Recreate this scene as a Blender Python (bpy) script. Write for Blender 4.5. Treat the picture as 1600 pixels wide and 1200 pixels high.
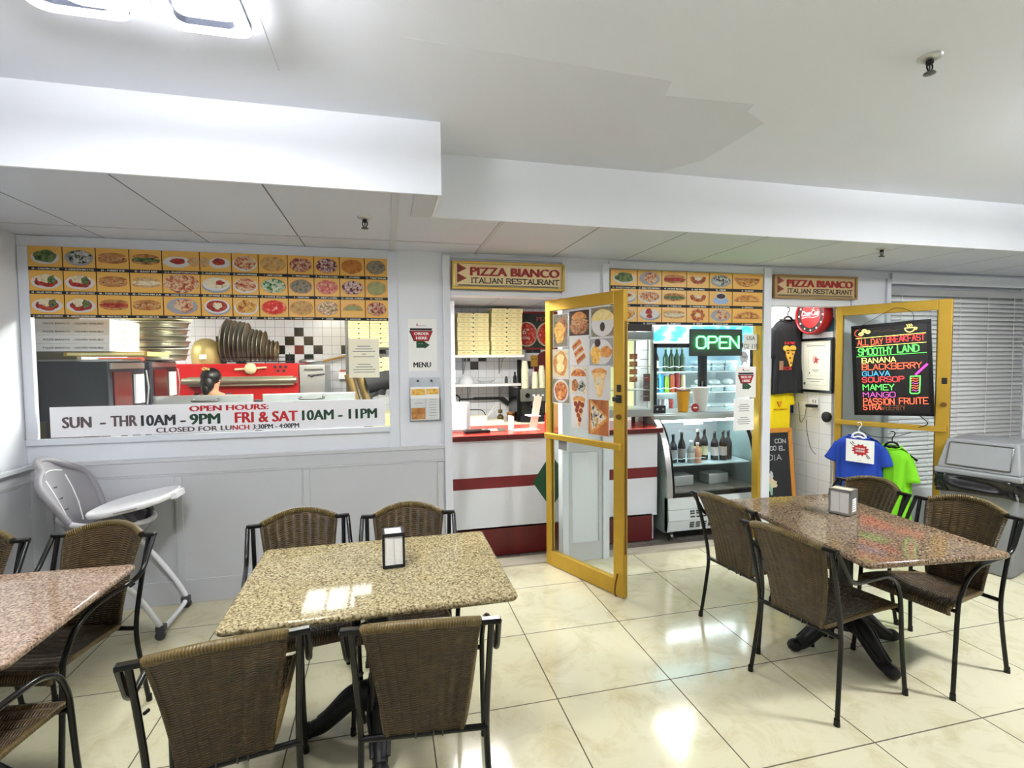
import bpy, bmesh, math, random
from mathutils import Vector, Matrix
random.seed(7)
PI = math.pi
SC = bpy.context.scene
COL = SC.collection
for o in list(bpy.data.objects):
    bpy.data.objects.remove(o)

# ---------------------------------------------------------------- camera
def look(loc, yaw, pitch, roll, f_px):
    cy, sy, cp, sp = math.cos(yaw), math.sin(yaw), math.cos(pitch), math.sin(pitch)
    f = Vector((sy*cp, cy*cp, sp)); r = Vector((cy, -sy, 0)); u = r.cross(f)
    cr, sr = math.cos(roll), math.sin(roll)
    r2 = r*cr + u*sr; u2 = u*cr - r*sr
    cd = bpy.data.cameras.new('camera'); co = bpy.data.objects.new('camera', cd); COL.objects.link(co)
    cd.sensor_width = 36; cd.lens = f_px/1600*36; cd.clip_start = .02; cd.clip_end = 60
    co.matrix_world = Matrix(((r2.x, u2.x, -f.x, loc[0]), (r2.y, u2.y, -f.y, loc[1]), (r2.z, u2.z, -f.z, loc[2]), (0, 0, 0, 1)))
    SC.camera = co
look((-.1697, -3.5272, 1.6435), .24034631, -.04486722, -.00856105, 802.457)

# ---------------------------------------------------------------- world, exposure
w = bpy.data.worlds.new('world'); SC.world = w; w.use_nodes = True
w.node_tree.nodes['Background'].inputs[0].default_value = (.9, .95, 1, 1)
w.node_tree.nodes['Background'].inputs[1].default_value = .1
SC.view_settings.view_transform = 'Standard'; SC.view_settings.look = 'None'
SC.view_settings.gamma = 1; SC.view_settings.use_curve_mapping = False
SC.view_settings.exposure = 1.28
LAMP = dict(ring=2.0, ring_core=74.0, far_core=170.0, tube=4.0, kitchen=4.0, prep=34.0, oven_fill=40.0, back=46.0, drinks=18.0, alcove=13.0, fridge=5.0, case=2.5)   # emission of the place's lamps; cores, tube, prep and oven fill are added

# ---------------------------------------------------------------- materials
def srgb(r, g, b):
    f = lambda c: (c/255/12.92) if c/255 <= .04045 else ((c/255+.055)/1.055)**2.4
    return (f(r), f(g), f(b), 1)
MATS = {}
def mat(name, col, rough=.5, metal=0., emit=0., var=0., vs=8., bump=0., bs=60., coat=0., spec=.5, ecol=None):
    """plain principled material; var = soft colour variation, bump = noise bump"""
    if name in MATS: return MATS[name]
    m = bpy.data.materials.new(name); m.use_nodes = True; nt = m.node_tree; p = nt.nodes['Principled BSDF']
    c = srgb(*col); p.inputs['Base Color'].default_value = c
    p.inputs['Roughness'].default_value = rough; p.inputs['Metallic'].default_value = metal
    p.inputs['Specular IOR Level'].default_value = spec; p.inputs['Coat Weight'].default_value = coat
    if emit:
        p.inputs['Emission Color'].default_value = srgb(*ecol) if ecol else c; p.inputs['Emission Strength'].default_value = emit
    if var or bump:
        tc = nt.nodes.new('ShaderNodeTexCoord')
    if var:
        n = nt.nodes.new('ShaderNodeTexNoise'); n.inputs['Scale'].default_value = vs; n.inputs['Detail'].default_value = 5
        nt.links.new(tc.outputs['Object'], n.inputs['Vector'])
        mx = nt.nodes.new('ShaderNodeMix'); mx.data_type = 'RGBA'
        mx.inputs[6].default_value = tuple(x*(1-var) for x in c[:3])+(1,); mx.inputs[7].default_value = tuple(min(1, x*(1+var)) for x in c[:3])+(1,)
        nt.links.new(n.outputs[0], mx.inputs[0]); nt.links.new(mx.outputs[2], p.inputs['Base Color'])
    if bump:
        n = nt.nodes.new('ShaderNodeTexNoise'); n.inputs['Scale'].default_value = bs; n.inputs['Detail'].default_value = 3
        b = nt.nodes.new('ShaderNodeBump'); b.inputs['Strength'].default_value = bump; b.inputs['Distance'].default_value = .004
        nt.links.new(tc.outputs['Object'], n.inputs['Vector']); nt.links.new(n.outputs[0], b.inputs['Height']); nt.links.new(b.outputs[0], p.inputs['Normal'])
    MATS[name] = m
    return m
def ramp(nt, stops, interp='LINEAR'):
    r = nt.nodes.new('ShaderNodeValToRGB'); r.color_ramp.interpolation = interp
    e = r.color_ramp.elements
    while len(e) < len(stops): e.new(.5)
    for i, (p, c) in enumerate(stops): e[i].position = p; e[i].color = srgb(*c)
    return r
def speckle(name, stops, scale, rough=.5, coat=0., vor=True, stretch=None, emit=0., spec=.5):
    """blotchy food, granite and print surfaces: voronoi cells run through a colour ramp"""
    if name in MATS: return MATS[name]
    m = bpy.data.materials.new(name); m.use_nodes = True; nt = m.node_tree; p = nt.nodes['Principled BSDF']
    p.inputs['Roughness'].default_value = rough; p.inputs['Coat Weight'].default_value = coat; p.inputs['Specular IOR Level'].default_value = spec
    tc = nt.nodes.new('ShaderNodeTexCoord'); src = tc.outputs['Object']
    if stretch:
        mp = nt.nodes.new('ShaderNodeMapping'); mp.inputs['Scale'].default_value = stretch; nt.links.new(src, mp.inputs[0]); src = mp.outputs[0]
    v = nt.nodes.new('ShaderNodeTexVoronoi'); v.inputs['Scale'].default_value = scale
    n = nt.nodes.new('ShaderNodeTexNoise'); n.inputs['Scale'].default_value = scale*.6; n.inputs['Detail'].default_value = 4
    nt.links.new(src, v.inputs['Vector']); nt.links.new(src, n.inputs['Vector'])
    sep = nt.nodes.new('ShaderNodeSeparateColor'); nt.links.new(v.outputs['Color'], sep.inputs[0])
    mx = nt.nodes.new('ShaderNodeMix'); mx.inputs[0].default_value = .6 if vor else 1.
    ma = nt.nodes.new('ShaderNodeMapRange'); ma.inputs[1].default_value = .25; ma.inputs[2].default_value = .75
    nt.links.new(n.outputs[0], ma.inputs[0]); nt.links.new(ma.outputs[0], mx.inputs[3]); nt.links.new(sep.outputs[0], mx.inputs[2])
    r = ramp(nt, stops); nt.links.new(mx.outputs[0], r.inputs[0]); nt.links.new(r.outputs[0], p.inputs['Base Color'])
    if emit:
        nt.links.new(r.outputs[0], p.inputs['Emission Color']); p.inputs['Emission Strength'].default_value = emit
    MATS[name] = m
    return m
def tiles(name, base, base2, grout, sx, sy, mort, rough, axes='XY', noise=.5, off=(0, 0), bump=.0, vein=None, offset=0., nscale=5.):
    """grid of tiles in the object's own metres"""
    m = bpy.data.materials.new(name); m.use_nodes = True; nt = m.node_tree; p = nt.nodes['Principled BSDF']; L = nt.links.new
    tc = nt.nodes.new('ShaderNodeTexCoord'); sp = nt.nodes.new('ShaderNodeSeparateXYZ'); cb = nt.nodes.new('ShaderNodeCombineXYZ')
    L(tc.outputs['Object'], sp.inputs[0])
    for i, a in enumerate(axes):
        ad = nt.nodes.new('ShaderNodeMath'); ad.operation = 'ADD'; ad.inputs[1].default_value = off[i]
        L(sp.outputs['XYZ'.index(a)], ad.inputs[0]); L(ad.outputs[0], cb.inputs[i])
    br = nt.nodes.new('ShaderNodeTexBrick'); br.offset = offset; br.squash = 1
    for k, v in (('Scale', 1), ('Mortar Size', mort), ('Mortar Smooth', .1), ('Brick Width', sx), ('Row Height', sy), ('Bias', 0)): br.inputs[k].default_value = v
    br.inputs['Color1'].default_value = srgb(*base); br.inputs['Color2'].default_value = srgb(*base2); br.inputs['Mortar'].default_value = srgb(*grout)
    L(cb.outputs[0], br.inputs['Vector'])
    src = br.outputs[0]
    if vein:
        n = nt.nodes.new('ShaderNodeTexNoise'); n.inputs['Scale'].default_value = nscale; n.inputs['Detail'].default_value = 9; n.inputs['Roughness'].default_value = .68
        n.inputs['Distortion'].default_value = .7
        L(tc.outputs['Object'], n.inputs['Vector'])
        r = ramp(nt, [(.32, vein), (.52, (255, 255, 255)), (.62, (255, 255, 255)), (.75, tuple((a+255)//2 for a in vein))])
        L(n.outputs[0], r.inputs[0])
        mx = nt.nodes.new('ShaderNodeMix'); mx.data_type = 'RGBA'; mx.blend_type = 'MULTIPLY'; mx.inputs[0].default_value = noise
        L(src, mx.inputs[6]); L(r.outputs[0], mx.inputs[7]); src = mx.outputs[2]
    L(src, p.inputs['Base Color'])
    rr = nt.nodes.new('ShaderNodeMapRange'); rr.inputs[3].default_value = rough; rr.inputs[4].default_value = .8
    L(br.outputs['Fac'], rr.inputs[0]); L(rr.outputs[0], p.inputs['Roughness'])
    if bump:
        b = nt.nodes.new('ShaderNodeBump'); b.inputs['Strength'].default_value = bump; b.inputs['Distance'].default_value = .002; b.invert = True
        L(br.outputs['Fac'], b.inputs['Height']); L(b.outputs[0], p.inputs['Normal'])
    MATS[name] = m
    return m
def glass(name, tint=(250, 253, 252), refl=.08):
    m = bpy.data.materials.new(name); m.use_nodes = True; nt = m.node_tree; nt.nodes.remove(nt.nodes['Principled BSDF']); L = nt.links.new
    t = nt.nodes.new('ShaderNodeBsdfTransparent'); t.inputs[0].default_value = srgb(*tint)
    g = nt.nodes.new('ShaderNodeBsdfGlossy'); g.inputs['Roughness'].default_value = .02
    f = nt.nodes.new('ShaderNodeFresnel'); f.inputs[0].default_value = 1.45
    mu = nt.nodes.new('ShaderNodeMath'); mu.operation = 'MULTIPLY'; mu.inputs[1].default_value = refl/.04*.5
    ge = nt.nodes.new('ShaderNodeNewGeometry'); iv = nt.nodes.new('ShaderNodeMath'); iv.operation = 'SUBTRACT'; iv.inputs[0].default_value = 1; L(ge.outputs['Backfacing'], iv.inputs[1])
    m2 = nt.nodes.new('ShaderNodeMath'); m2.operation = 'MULTIPLY'; L(mu.outputs[0], m2.inputs[0]); L(iv.outputs[0], m2.inputs[1])
    x = nt.nodes.new('ShaderNodeMixShader'); L(f.outputs[0], mu.inputs[0]); L(m2.outputs[0], x.inputs[0]); L(t.outputs[0], x.inputs[1]); L(g.outputs[0], x.inputs[2])
    L(x.outputs[0], nt.nodes['Material Output'].inputs[0]); MATS[name] = m
    return m
def rattan(name, dark, light, su, sv):
    m = bpy.data.materials.new(name); m.use_nodes = True; nt = m.node_tree; p = nt.nodes['Principled BSDF']; L = nt.links.new
    p.inputs['Roughness'].default_value = .42
    uv = nt.nodes.new('ShaderNodeUVMap'); sp = nt.nodes.new('ShaderNodeSeparateXYZ'); L(uv.outputs[0], sp.inputs[0])
    def M(op, a, b=None, c=None):
        n = nt.nodes.new('ShaderNodeMath'); n.operation = op
        for i, x in enumerate((a, b, c)):
            if x is None: continue
            if isinstance(x, (int, float)): n.inputs[i].default_value = x
            else: L(x, n.inputs[i])
        return n.outputs[0]
    a = M('MULTIPLY', sp.outputs[0], 2*PI/su); b = M('MULTIPLY', sp.outputs[1], 2*PI/sv)
    sa = M('SINE', M('MULTIPLY', a, .5))               # over-under along the weft
    ph = M('ADD', b, M('MULTIPLY', M('SIGN', sa), 1.57))
    w = M('MULTIPLY', M('ABSOLUTE', sa), M('ADD', M('MULTIPLY', M('SINE', ph), .5), .5))
    h = M('ADD', M('MULTIPLY', w, .8), M('MULTIPLY', M('POWER', M('ABSOLUTE', M('COSINE', M('MULTIPLY', a, .5))), 2.), .28))
    tc = nt.nodes.new('ShaderNodeTexCoord'); n = nt.nodes.new('ShaderNodeTexNoise'); n.inputs['Scale'].default_value = 25; L(tc.outputs['Object'], n.inputs['Vector'])
    k = M('ADD', M('MULTIPLY', M('SUBTRACT', h, .12), 1.0), M('MULTIPLY', M('SUBTRACT', n.outputs[0], .5), .45))
    r = ramp(nt, [(.05, dark), (.75, light), (1., tuple(min(255, int(x*1.25)) for x in light))]); L(k, r.inputs[0]); L(r.outputs[0], p.inputs['Base Color'])
    bm_ = nt.nodes.new('ShaderNodeBump'); bm_.inputs['Strength'].default_value = .9; bm_.inputs['Distance'].default_value = .006
    L(h, bm_.inputs['Height']); L(bm_.outputs[0], p.inputs['Normal']); MATS[name] = m
    return m

# ---------------------------------------------------------------- mesh builder
def catmull(P, n=6, closed=False):
    P = [Vector(p) for p in P]; out = []; N = len(P)
    for i in range(N if closed else N-1):
        if closed: a, b, c, d = P[(i-1) % N], P[i], P[(i+1) % N], P[(i+2) % N]
        else: a, b, c, d = P[max(i-1, 0)], P[i], P[i+1], P[min(i+2, N-1)]
        for k in range(n):
            t = k/n
            out.append(.5*((2*b)+(c-a)*t+(2*a-5*b+4*c-d)*t*t+(3*b-a-3*c+d)*t**3))
    if not closed: out.append(P[-1])
    return out
FONT_CACHE = {}
def font_mesh(s, bold=0., shear=0., res=3):
    k = (s, bold, shear, res)
    if k not in FONT_CACHE:
        c = bpy.data.curves.new('t', 'FONT'); c.body = s; c.extrude = .5; c.offset = bold; c.shear = shear; c.resolution_u = res
        o = bpy.data.objects.new('t', c); COL.objects.link(o)
        me = bpy.data.meshes.new_from_object(o)
        vs = [tuple(v.co) for v in me.vertices]; fs = [tuple(p.vertices) for p in me.polygons]
        bpy.data.objects.remove(o); bpy.data.curves.remove(c); bpy.data.meshes.remove(me)
        FONT_CACHE[k] = (vs, fs)
    return FONT_CACHE[k]
GLYPH = dict(A="00 26 40|12 32", B="00 06 36 45 44 33 03|33 42 41 30 00", C="45 36 16 05 01 10 30 41", D="00 06 26 45 41 20 00", E="46 06 00 40|03 33",
    F="46 06 00|03 33", G="45 36 16 05 01 10 30 41 43 23", H="00 06|40 46|03 43", I="20 26", J="46 41 30 10 01", K="00 06|46 03 40", L="06 00 40",
    M="00 06 23 46 40", N="00 06 40 46", O="16 05 01 10 30 41 45 36 16", P="00 06 36 45 44 33 03", R="00 06 36 45 44 33 03|23 40",
    S="45 36 16 05 04 13 33 42 41 30 10 01", T="06 46|26 20", U="06 01 10 30 41 46", V="06 20 46", W="06 10 23 30 46", X="00 46|06 40", Y="06 23 46|23 20", Z="06 46 00 40")
class MB:
    def __init__(s): s.v = []; s.f = []; s.m = []; s.s = []; s.uv = {}
    def add(s, vs, fs, m=0, smooth=False, M=None, uvs=None):
        o = len(s.v)
        s.v += [tuple(M @ Vector(p)) for p in vs] if M is not None else [tuple(p) for p in vs]
        for i, f in enumerate(fs):
            if uvs is not None: s.uv[len(s.f)] = [uvs[k] for k in f]
            s.f.append(tuple(k+o for k in f)); s.m.append(m); s.s.append(smooth)
        return s
    def box(s, x0, x1, y0, y1, z0, z1, m=0, M=None):
        vs = [(x0, y0, z0), (x1, y0, z0), (x1, y1, z0), (x0, y1, z0), (x0, y0, z1), (x1, y0, z1), (x1, y1, z1), (x0, y1, z1)]
        return s.add(vs, [(3, 2, 1, 0), (4, 5, 6, 7), (0, 1, 5, 4), (1, 2, 6, 5), (2, 3, 7, 6), (3, 0, 4, 7)], m, False, M)
    def tube(s, pts, r, n=8, m=0, closed=False, caps=True, flat=1.0, M=None, sm=True):
        P = [Vector(p) for p in pts]; N = len(P)
        R = r if isinstance(r, (list, tuple)) else [r]*N
        T = []
        for i in range(N):
            a = P[(i-1) % N] if closed else P[max(i-1, 0)]; b = P[(i+1) % N] if closed else P[min(i+1, N-1)]
            d = b-a; T.append(d.normalized() if d.length > 1e-9 else Vector((0, 0, 1)))
        u = T[0].orthogonal().normalized()
        if abs(T[0].z) < .9: u = (Vector((0, 0, 1))-T[0]*T[0].z).normalized()
        vs = []; L = 0; uvs = []
        for i in range(N):
            u = (u-T[i]*u.dot(T[i])); u = u.normalized() if u.length > 1e-6 else T[i].orthogonal().normalized()
            w_ = T[i].cross(u)
            if i: L += (P[i]-P[i-1]).length
            for k in range(n):
                a = 2*PI*k/n; vs.append(P[i]+(u*math.cos(a)*flat+w_*math.sin(a))*R[i]); uvs.append((k/n*2*PI*R[i], L))
        fs = [(i*n+k, i*n+(k+1) % n, ((i+1) % N)*n+(k+1) % n, ((i+1) % N)*n+k) for i in range(N if closed else N-1) for k in range(n)]
        s.add(vs, fs, m, sm, M, uvs)
        if caps and not closed:
            o = [tuple(v) for v in vs[:n]]; s.add(o, [tuple(range(n))[::-1]], m, False, M)
            o = [tuple(v) for v in vs[-n:]]; s.add(o, [tuple(range(n))], m, False, M)
        return s
    def cyl(s, p0, p1, r0, r1=None, n=16, m=0, caps=True, M=None): return s.tube([p0, p1], [r0, r0 if r1 is None else r1], n, m, False, caps, 1., M)
    def lathe(s, prof, c=(0, 0, 0), n=20, m=0, M=None, axis='z', sm=True):
        vs = []
        for (r, z) in prof:
            for k in range(n):
                a = 2*PI*k/n; x, y = r*math.cos(a), r*math.sin(a)
                vs.append((c[0]+x, c[1]+y, c[2]+z) if axis == 'z' else ((c[0]+x, c[1]+z, c[2]+y) if axis == 'y' else (c[0]+z, c[1]+x, c[2]+y)))
        fs = [(i*n+k, i*n+(k+1) % n, (i+1)*n+(k+1) % n, (i+1)*n+k) for i in range(len(prof)-1) for k in range(n)]
        if axis == 'y': fs = [f[::-1] for f in fs]
        s.add(vs, fs, m, sm, M)
        for ring, rev in ((0, True), (len(prof)-1, False)):
            if prof[ring][0] > 1e-5:
                f = tuple(range(ring*n, ring*n+n)); f = f[::-1] if rev != (axis == 'y') else f
                s.add([vs[i] for i in f], [tuple(range(n))], m, False, M)
        return s
    def ball(s, c, r, n=12, m=0, sx=1, sy=1, sz=1, M=None):
        k = n//2; vs = []; fs = []
        for i in range(k+1):
            a = -PI/2+PI*i/k
            for j in range(n): vs.append((c[0]+r*sx*math.cos(a)*math.cos(2*PI*j/n), c[1]+r*sy*math.cos(a)*math.sin(2*PI*j/n), c[2]+r*sz*math.sin(a)))
        for i in range(k):
            for j in range(n): fs.append((i*n+j, i*n+(j+1) % n, (i+1)*n+(j+1) % n, (i+1)*n+j))
        return s.add(vs, fs, m, True, M)
    def prism(s, poly, y0, y1, m=0, M=None, plane='xz'):
        """polygon in x-z (extruded along y) or x-y (along z) or y-z (along x)"""
        n = len(poly)
        pt = {'xz': lambda a, b, t: (a, t, b), 'xy': lambda a, b, t: (a, b, t), 'yz': lambda a, b, t: (t, a, b)}[plane]
        vs = [pt(a, b, y0) for a, b in poly]+[pt(a, b, y1) for a, b in poly]
        ar = sum(poly[i][0]*poly[(i+1) % n][1]-poly[(i+1) % n][0]*poly[i][1] for i in range(n))
        fs = [tuple(range(n)), tuple(range(2*n-1, n-1, -1))]+[(i, i+n, (i+1) % n+n, (i+1) % n) for i in range(n)]
        flip = (ar < 0) ^ (plane == 'xy') ^ (plane == 'yz')
        if flip: fs = [f[::-1] for f in fs]
        return s.add(vs, fs, m, False, M)
    def grid(s, fn, nu, nv, m=0, smooth=True, uv=None, M=None):
        vs = [fn(i/nu, j/nv) for j in range(nv+1) for i in range(nu+1)]
        uvs = [uv(i/nu, j/nv) for j in range(nv+1) for i in range(nu+1)] if uv else None
        fs = [(j*(nu+1)+i, j*(nu+1)+i+1, (j+1)*(nu+1)+i+1, (j+1)*(nu+1)+i) for j in range(nv) for i in range(nu)]
        return s.add(vs, fs, m, smooth, M, uvs)
    def disc(s, cx, cz, rx, rz, y, m=0, n=24, wob=0., t=.0006, seed=0, a0=0., a1=2*PI):
        rd = random.Random(seed); ph = [rd.uniform(0, 6.28) for _ in range(3)]
        pl = []
        for k in range(n):
            a = a0+(a1-a0)*k/(n if a1-a0 > 6 else n-1); q = 1+wob*(math.sin(5*a+ph[0])*.5+math.sin(9*a+ph[1])*.3+math.sin(3*a+ph[2])*.4)
            pl.append((cx+rx*q*math.cos(a), cz+rz*q*math.sin(a)))
        return s.prism(pl, y-t, y, m)
    def text(s, t, x, z, h, y=0., w=None, m=0, align='l', th=.0012, bold=0., shear=0., res=3, M=None):
        """lettering on a face that looks along -y; h = cap height, w = fitted width"""
        vs, fs = font_mesh(t, 0., shear, res)
        if not vs: return s
        if bold:
            n = len(vs); k = max(2, int(bold/.012)); v2, f2 = [], []
            for i in range(k): d = bold*1.6*(i/(k-1)-.5); v2 += [(v[0]+d, v[1]+d*.2, v[2]+.12*i) for v in vs]; f2 += [tuple(j+i*n for j in f) for f in fs]
            vs, fs = v2, f2
        x0 = min(v[0] for v in vs); x1 = max(v[0] for v in vs); sz = h/.7; sx = (w/(x1-x0)) if w else sz
        W = (x1-x0)*sx; ox = x-{'l': 0, 'c': W/2, 'r': W}[align]
        return s.add([(ox+(v[0]-x0)*sx, y-(v[2]+.5)*th, z+v[1]*sz) for v in vs], fs, m, False, M)
    def stroke(s, t, x, z, h, w, y=0., r=.004, m=0, th=.001, wob=0., serif=False, lean=0., dots=0, seed=1):
        """stroke lettering (hand-drawn, led dots or serif) on a face that looks along -y"""
        rd = random.Random(seed); WD = {'I': .42, ' ': .62, 'M': 1.12, 'W': 1.12, 'E': .92, 'L': .88, 'F': .9}
        a0 = w/max(sum(WD.get(c, 1) for c in t)-.22, .6); q = h/6; cx = x
        for ch in t:
            adv = a0*WD.get(ch, 1); u = a0*.78/4*(1.12 if ch in 'MW' else 1)
            if ch == 'I': cx -= a0*.78/4*1.3
            if ch in GLYPH:
                ox, oz = rd.uniform(-wob, wob)*adv*.3, rd.uniform(-wob, wob)*h*.25; k = 1+rd.uniform(-wob, wob)*.2
                for pl in GLYPH[ch].split('|'):
                    P = [(cx+ox+int(a[0])*u*k+lean*int(a[1])*q, z+oz+int(a[1])*q*k) for a in pl.split()]
                    if dots:
                        L = sum(math.dist(P[i], P[i+1]) for i in range(len(P)-1)); N = max(2, int(L/dots)); d = 0; i = 0; acc = 0
                        for j in range(N+1):
                            g = L*j/N
                            while i < len(P)-2 and acc+math.dist(P[i], P[i+1]) < g: acc += math.dist(P[i], P[i+1]); i += 1
                            f = min(1, (g-acc)/max(1e-6, math.dist(P[i], P[i+1])))
                            s.ball((P[i][0]+(P[i+1][0]-P[i][0])*f, y-r*.5, P[i][1]+(P[i+1][1]-P[i][1])*f), r, 8, m)
                        continue
                    s.line(P, y, r, m, th)
                    if serif:
                        for (px, pz) in (P[0], P[-1]):
                            if abs(pz-z) < q*.3 or abs(pz-z-h) < q*.3: s.line([(px-u*.9, pz), (px+u*.9, pz)], y, r*.55, m, th)
            cx += adv+(a0*.78/4*1.3 if ch == 'I' else 0)
        return s
    def line(s, P, y, r, m=0, th=.001):
        for i in range(len(P)-1):
            (a, b), (c, d) = P[i], P[i+1]; L = math.dist(P[i], P[i+1])
            if L < 1e-6: continue
            tx, tz = (c-a)/L, (d-b)/L; e = r*.7
            a, b, c, d = a-tx*e, b-tz*e, c+tx*e, d+tz*e
            s.prism([(a-tz*r, b+tx*r), (a+tz*r, b-tx*r), (c+tz*r, d-tx*r), (c-tz*r, d+tx*r)], y-th-.00005*(i % 3), y, m)
        return s
    def build(s, name, mats, parent=None, loc=None, rz=0., bevel=0., seg=2, solid=0., sub=0, auto=True):
        me = bpy.data.meshes.new(name); me.from_pydata(s.v, [], s.f)
        for m_ in (mats if isinstance(mats, (list, tuple)) else [mats]): me.materials.append(m_)
        me.polygons.foreach_set('material_index', s.m); me.polygons.foreach_set('use_smooth', s.s)
        if s.uv:
            ul = me.uv_layers.new(name='UVMap')
            for i, uvs in s.uv.items():
                p = me.polygons[i]
                for k, li in enumerate(p.loop_indices): ul.data[li].uv = uvs[k]
        me.update()
        o = bpy.data.objects.new(name, me); COL.objects.link(o)
        if parent is not None: o.parent = parent
        if loc: o.location = loc
        if rz: o.rotation_euler = (0, 0, rz)
        if solid:
            d = o.modifiers.new('solid', 'SOLIDIFY'); d.thickness = solid; d.offset = 0
        if bevel:
            d = o.modifiers.new('bevel', 'BEVEL'); d.width = bevel; d.segments = seg; d.limit_method = 'ANGLE'; d.angle_limit = .7
        if sub:
            d = o.modifiers.new('sub', 'SUBSURF'); d.levels = sub; d.render_levels = sub
        return o
def tag(o, label, cat, group=None, kind=None):
    o['label'] = label
    if cat: o['category'] = cat
    if group: o['group'] = group
    if kind: o['kind'] = kind
    return o
def thing(name, label, cat, loc=(0, 0, 0), rz=0., group=None):
    o = bpy.data.objects.new(name, None); COL.objects.link(o); o.location = loc; o.rotation_euler = (0, 0, rz); o.empty_display_size = .1
    return tag(o, label, cat, group)
def struct(o): o['kind'] = 'structure'; return o
def dup(root, loc, rz=0., label=None, group=None):
    r = root.copy(); COL.objects.link(r); r.location = loc; r.rotation_euler = (0, 0, rz)
    if label: r['label'] = label
    if group: r['group'] = group
    for ch in root.children:
        c = ch.copy(); COL.objects.link(c); c.parent = r
        for g in ch.children:
            d = g.copy(); COL.objects.link(d); d.parent = c
    return r
ORD = ['lowest', 'second', 'third', 'fourth', 'fifth', 'sixth', 'seventh', 'eighth', 'ninth', 'tenth', 'eleventh']
# ================================================================ base materials
m_wall = mat('wall_paint', (223, 226, 233), .45, var=.03, vs=3, bump=.03, bs=90)
m_wains = mat('wainscot_paint', (196, 198, 203), .4, var=.03, vs=4)
m_ceil = mat('ceiling_paint', (222, 226, 238), .8, var=.02, vs=2, bump=.08, bs=120)
m_soff = mat('soffit_paint', (230, 233, 240), .6, bump=.03, bs=60)
m_ctile = tiles('ceiling_panels', (204, 209, 222), (197, 202, 215), (96, 96, 98), .61, 20, .004, .7, 'XY', off=(.095, 10.), bump=.6)
m_floor = tiles('floor_tiles', (212, 208, 181), (206, 201, 172), (84, 76, 60), .61, .61, .0032, .11, 'XY', .45, bump=.25, vein=(206, 192, 156))
m_dfloor = tiles('back_floor_tiles', (120, 116, 108), (112, 108, 100), (60, 58, 54), .3, .3, .003, .4)
m_ktile = tiles('white_wall_tiles', (232, 234, 238), (226, 229, 234), (150, 152, 158), .112, .112, .0022, .18, 'XZ', off=(.055, .04), bump=.4)
m_ktiley = tiles('white_side_tiles', (236, 237, 238), (230, 232, 234), (185, 187, 190), .152, .152, .002, .18, 'YZ', bump=.4)
m_black = mat('black_tile', (18, 24, 24), .2)
m_redtile = mat('red_tile', (110, 28, 24), .25)
m_trimw = mat('trim_white', (218, 222, 231), .4)
m_gold = mat('anodised_gold', (198, 160, 58), .38, .55, var=.08, vs=14)
m_golddk = mat('aged_brass', (120, 88, 40), .45, .6)
m_steel = mat('brushed_steel', (190, 192, 192), .32, .9, var=.05, vs=20)
m_dsteel = mat('dark_steel', (92, 92, 90), .4, .8)
m_blk = mat('black_enamel', (13, 13, 14), .22, spec=.35)
m_blkm = mat('matt_black', (22, 22, 23), .7)
m_white = mat('white_plastic', (240, 240, 240), .4)
m_paper = mat('paper', (240, 240, 238), .7)
m_ink = mat('print_black', (24, 24, 26), .7)
m_inkg = mat('print_grey', (150, 150, 150), .7)
m_red = mat('print_red', (176, 24, 30), .6)
m_green = mat('print_green', (20, 70, 44), .6)
m_glass = glass('clear_glass')

# ================================================================ shell
B = lambda *a, **k: MB().box(*a, **k)
struct(B(-2.5, 7.1, -7.1, .42, -.1, 0).build('floor', m_floor))
struct(B(-5.2, 7.1, .42, 3.6, -.12, -.01).build('floor_back', m_dfloor))
struct(B(-2.5, 7.1, -7.1, -.55, 2.806, 2.9).build('ceiling', m_ceil))
mb = MB(); mb.box(-2.4, .105, -.955, .373, 2.462, 2.5); mb.box(.105, 7, -.57, .373, 2.462, 2.5)
struct(mb.build('ceiling_lower', m_ctile))
mb = MB(); mb.box(-2.45, .11, -.971, -.955, 2.455, 2.81); mb.box(.095, .11, -.955, -.57, 2.4555, 2.81)
struct(mb.build('trim_1', m_soff))
struct(B(.095, 7.05, -.586, -.57, 2.455, 2.81).build('trim_2', m_soff))
# flat strips between the ceiling panels, and the seam near the wall
mb = MB(); mb.box(-.125, -.088, -.95, .373, 2.456, 2.464); mb.box(-2.4, .5, .06, .075, 2.458, 2.464)
mb.box(-.02, .09, -.955, -.57, 2.452, 2.464); mb.box(.497, .523, -.57, .373, 2.456, 2.464)
struct(mb.build('trim_3', mat('strip_grey', (190, 193, 203), .6)))
# repainted patch on the upper ceiling
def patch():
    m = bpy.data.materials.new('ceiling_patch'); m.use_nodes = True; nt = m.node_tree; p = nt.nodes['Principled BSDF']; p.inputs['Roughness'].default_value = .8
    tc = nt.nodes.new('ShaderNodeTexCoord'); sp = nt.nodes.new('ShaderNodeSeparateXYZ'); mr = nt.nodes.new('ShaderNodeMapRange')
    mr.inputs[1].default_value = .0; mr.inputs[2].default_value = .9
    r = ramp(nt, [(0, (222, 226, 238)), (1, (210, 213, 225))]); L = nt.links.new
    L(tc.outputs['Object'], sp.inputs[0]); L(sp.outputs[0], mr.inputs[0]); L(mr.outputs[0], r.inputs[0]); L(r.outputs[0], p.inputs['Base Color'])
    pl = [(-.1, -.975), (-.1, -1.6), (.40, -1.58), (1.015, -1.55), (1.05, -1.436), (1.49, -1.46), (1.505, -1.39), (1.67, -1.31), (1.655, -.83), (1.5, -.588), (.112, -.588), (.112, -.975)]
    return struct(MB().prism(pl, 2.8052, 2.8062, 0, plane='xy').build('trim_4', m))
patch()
struct(MB().box(-.561, -.559, -1.8, -1.27, 2.8045, 2.807).build('trim_5', mat('ceiling_crack', (190, 192, 198), .9)))
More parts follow.
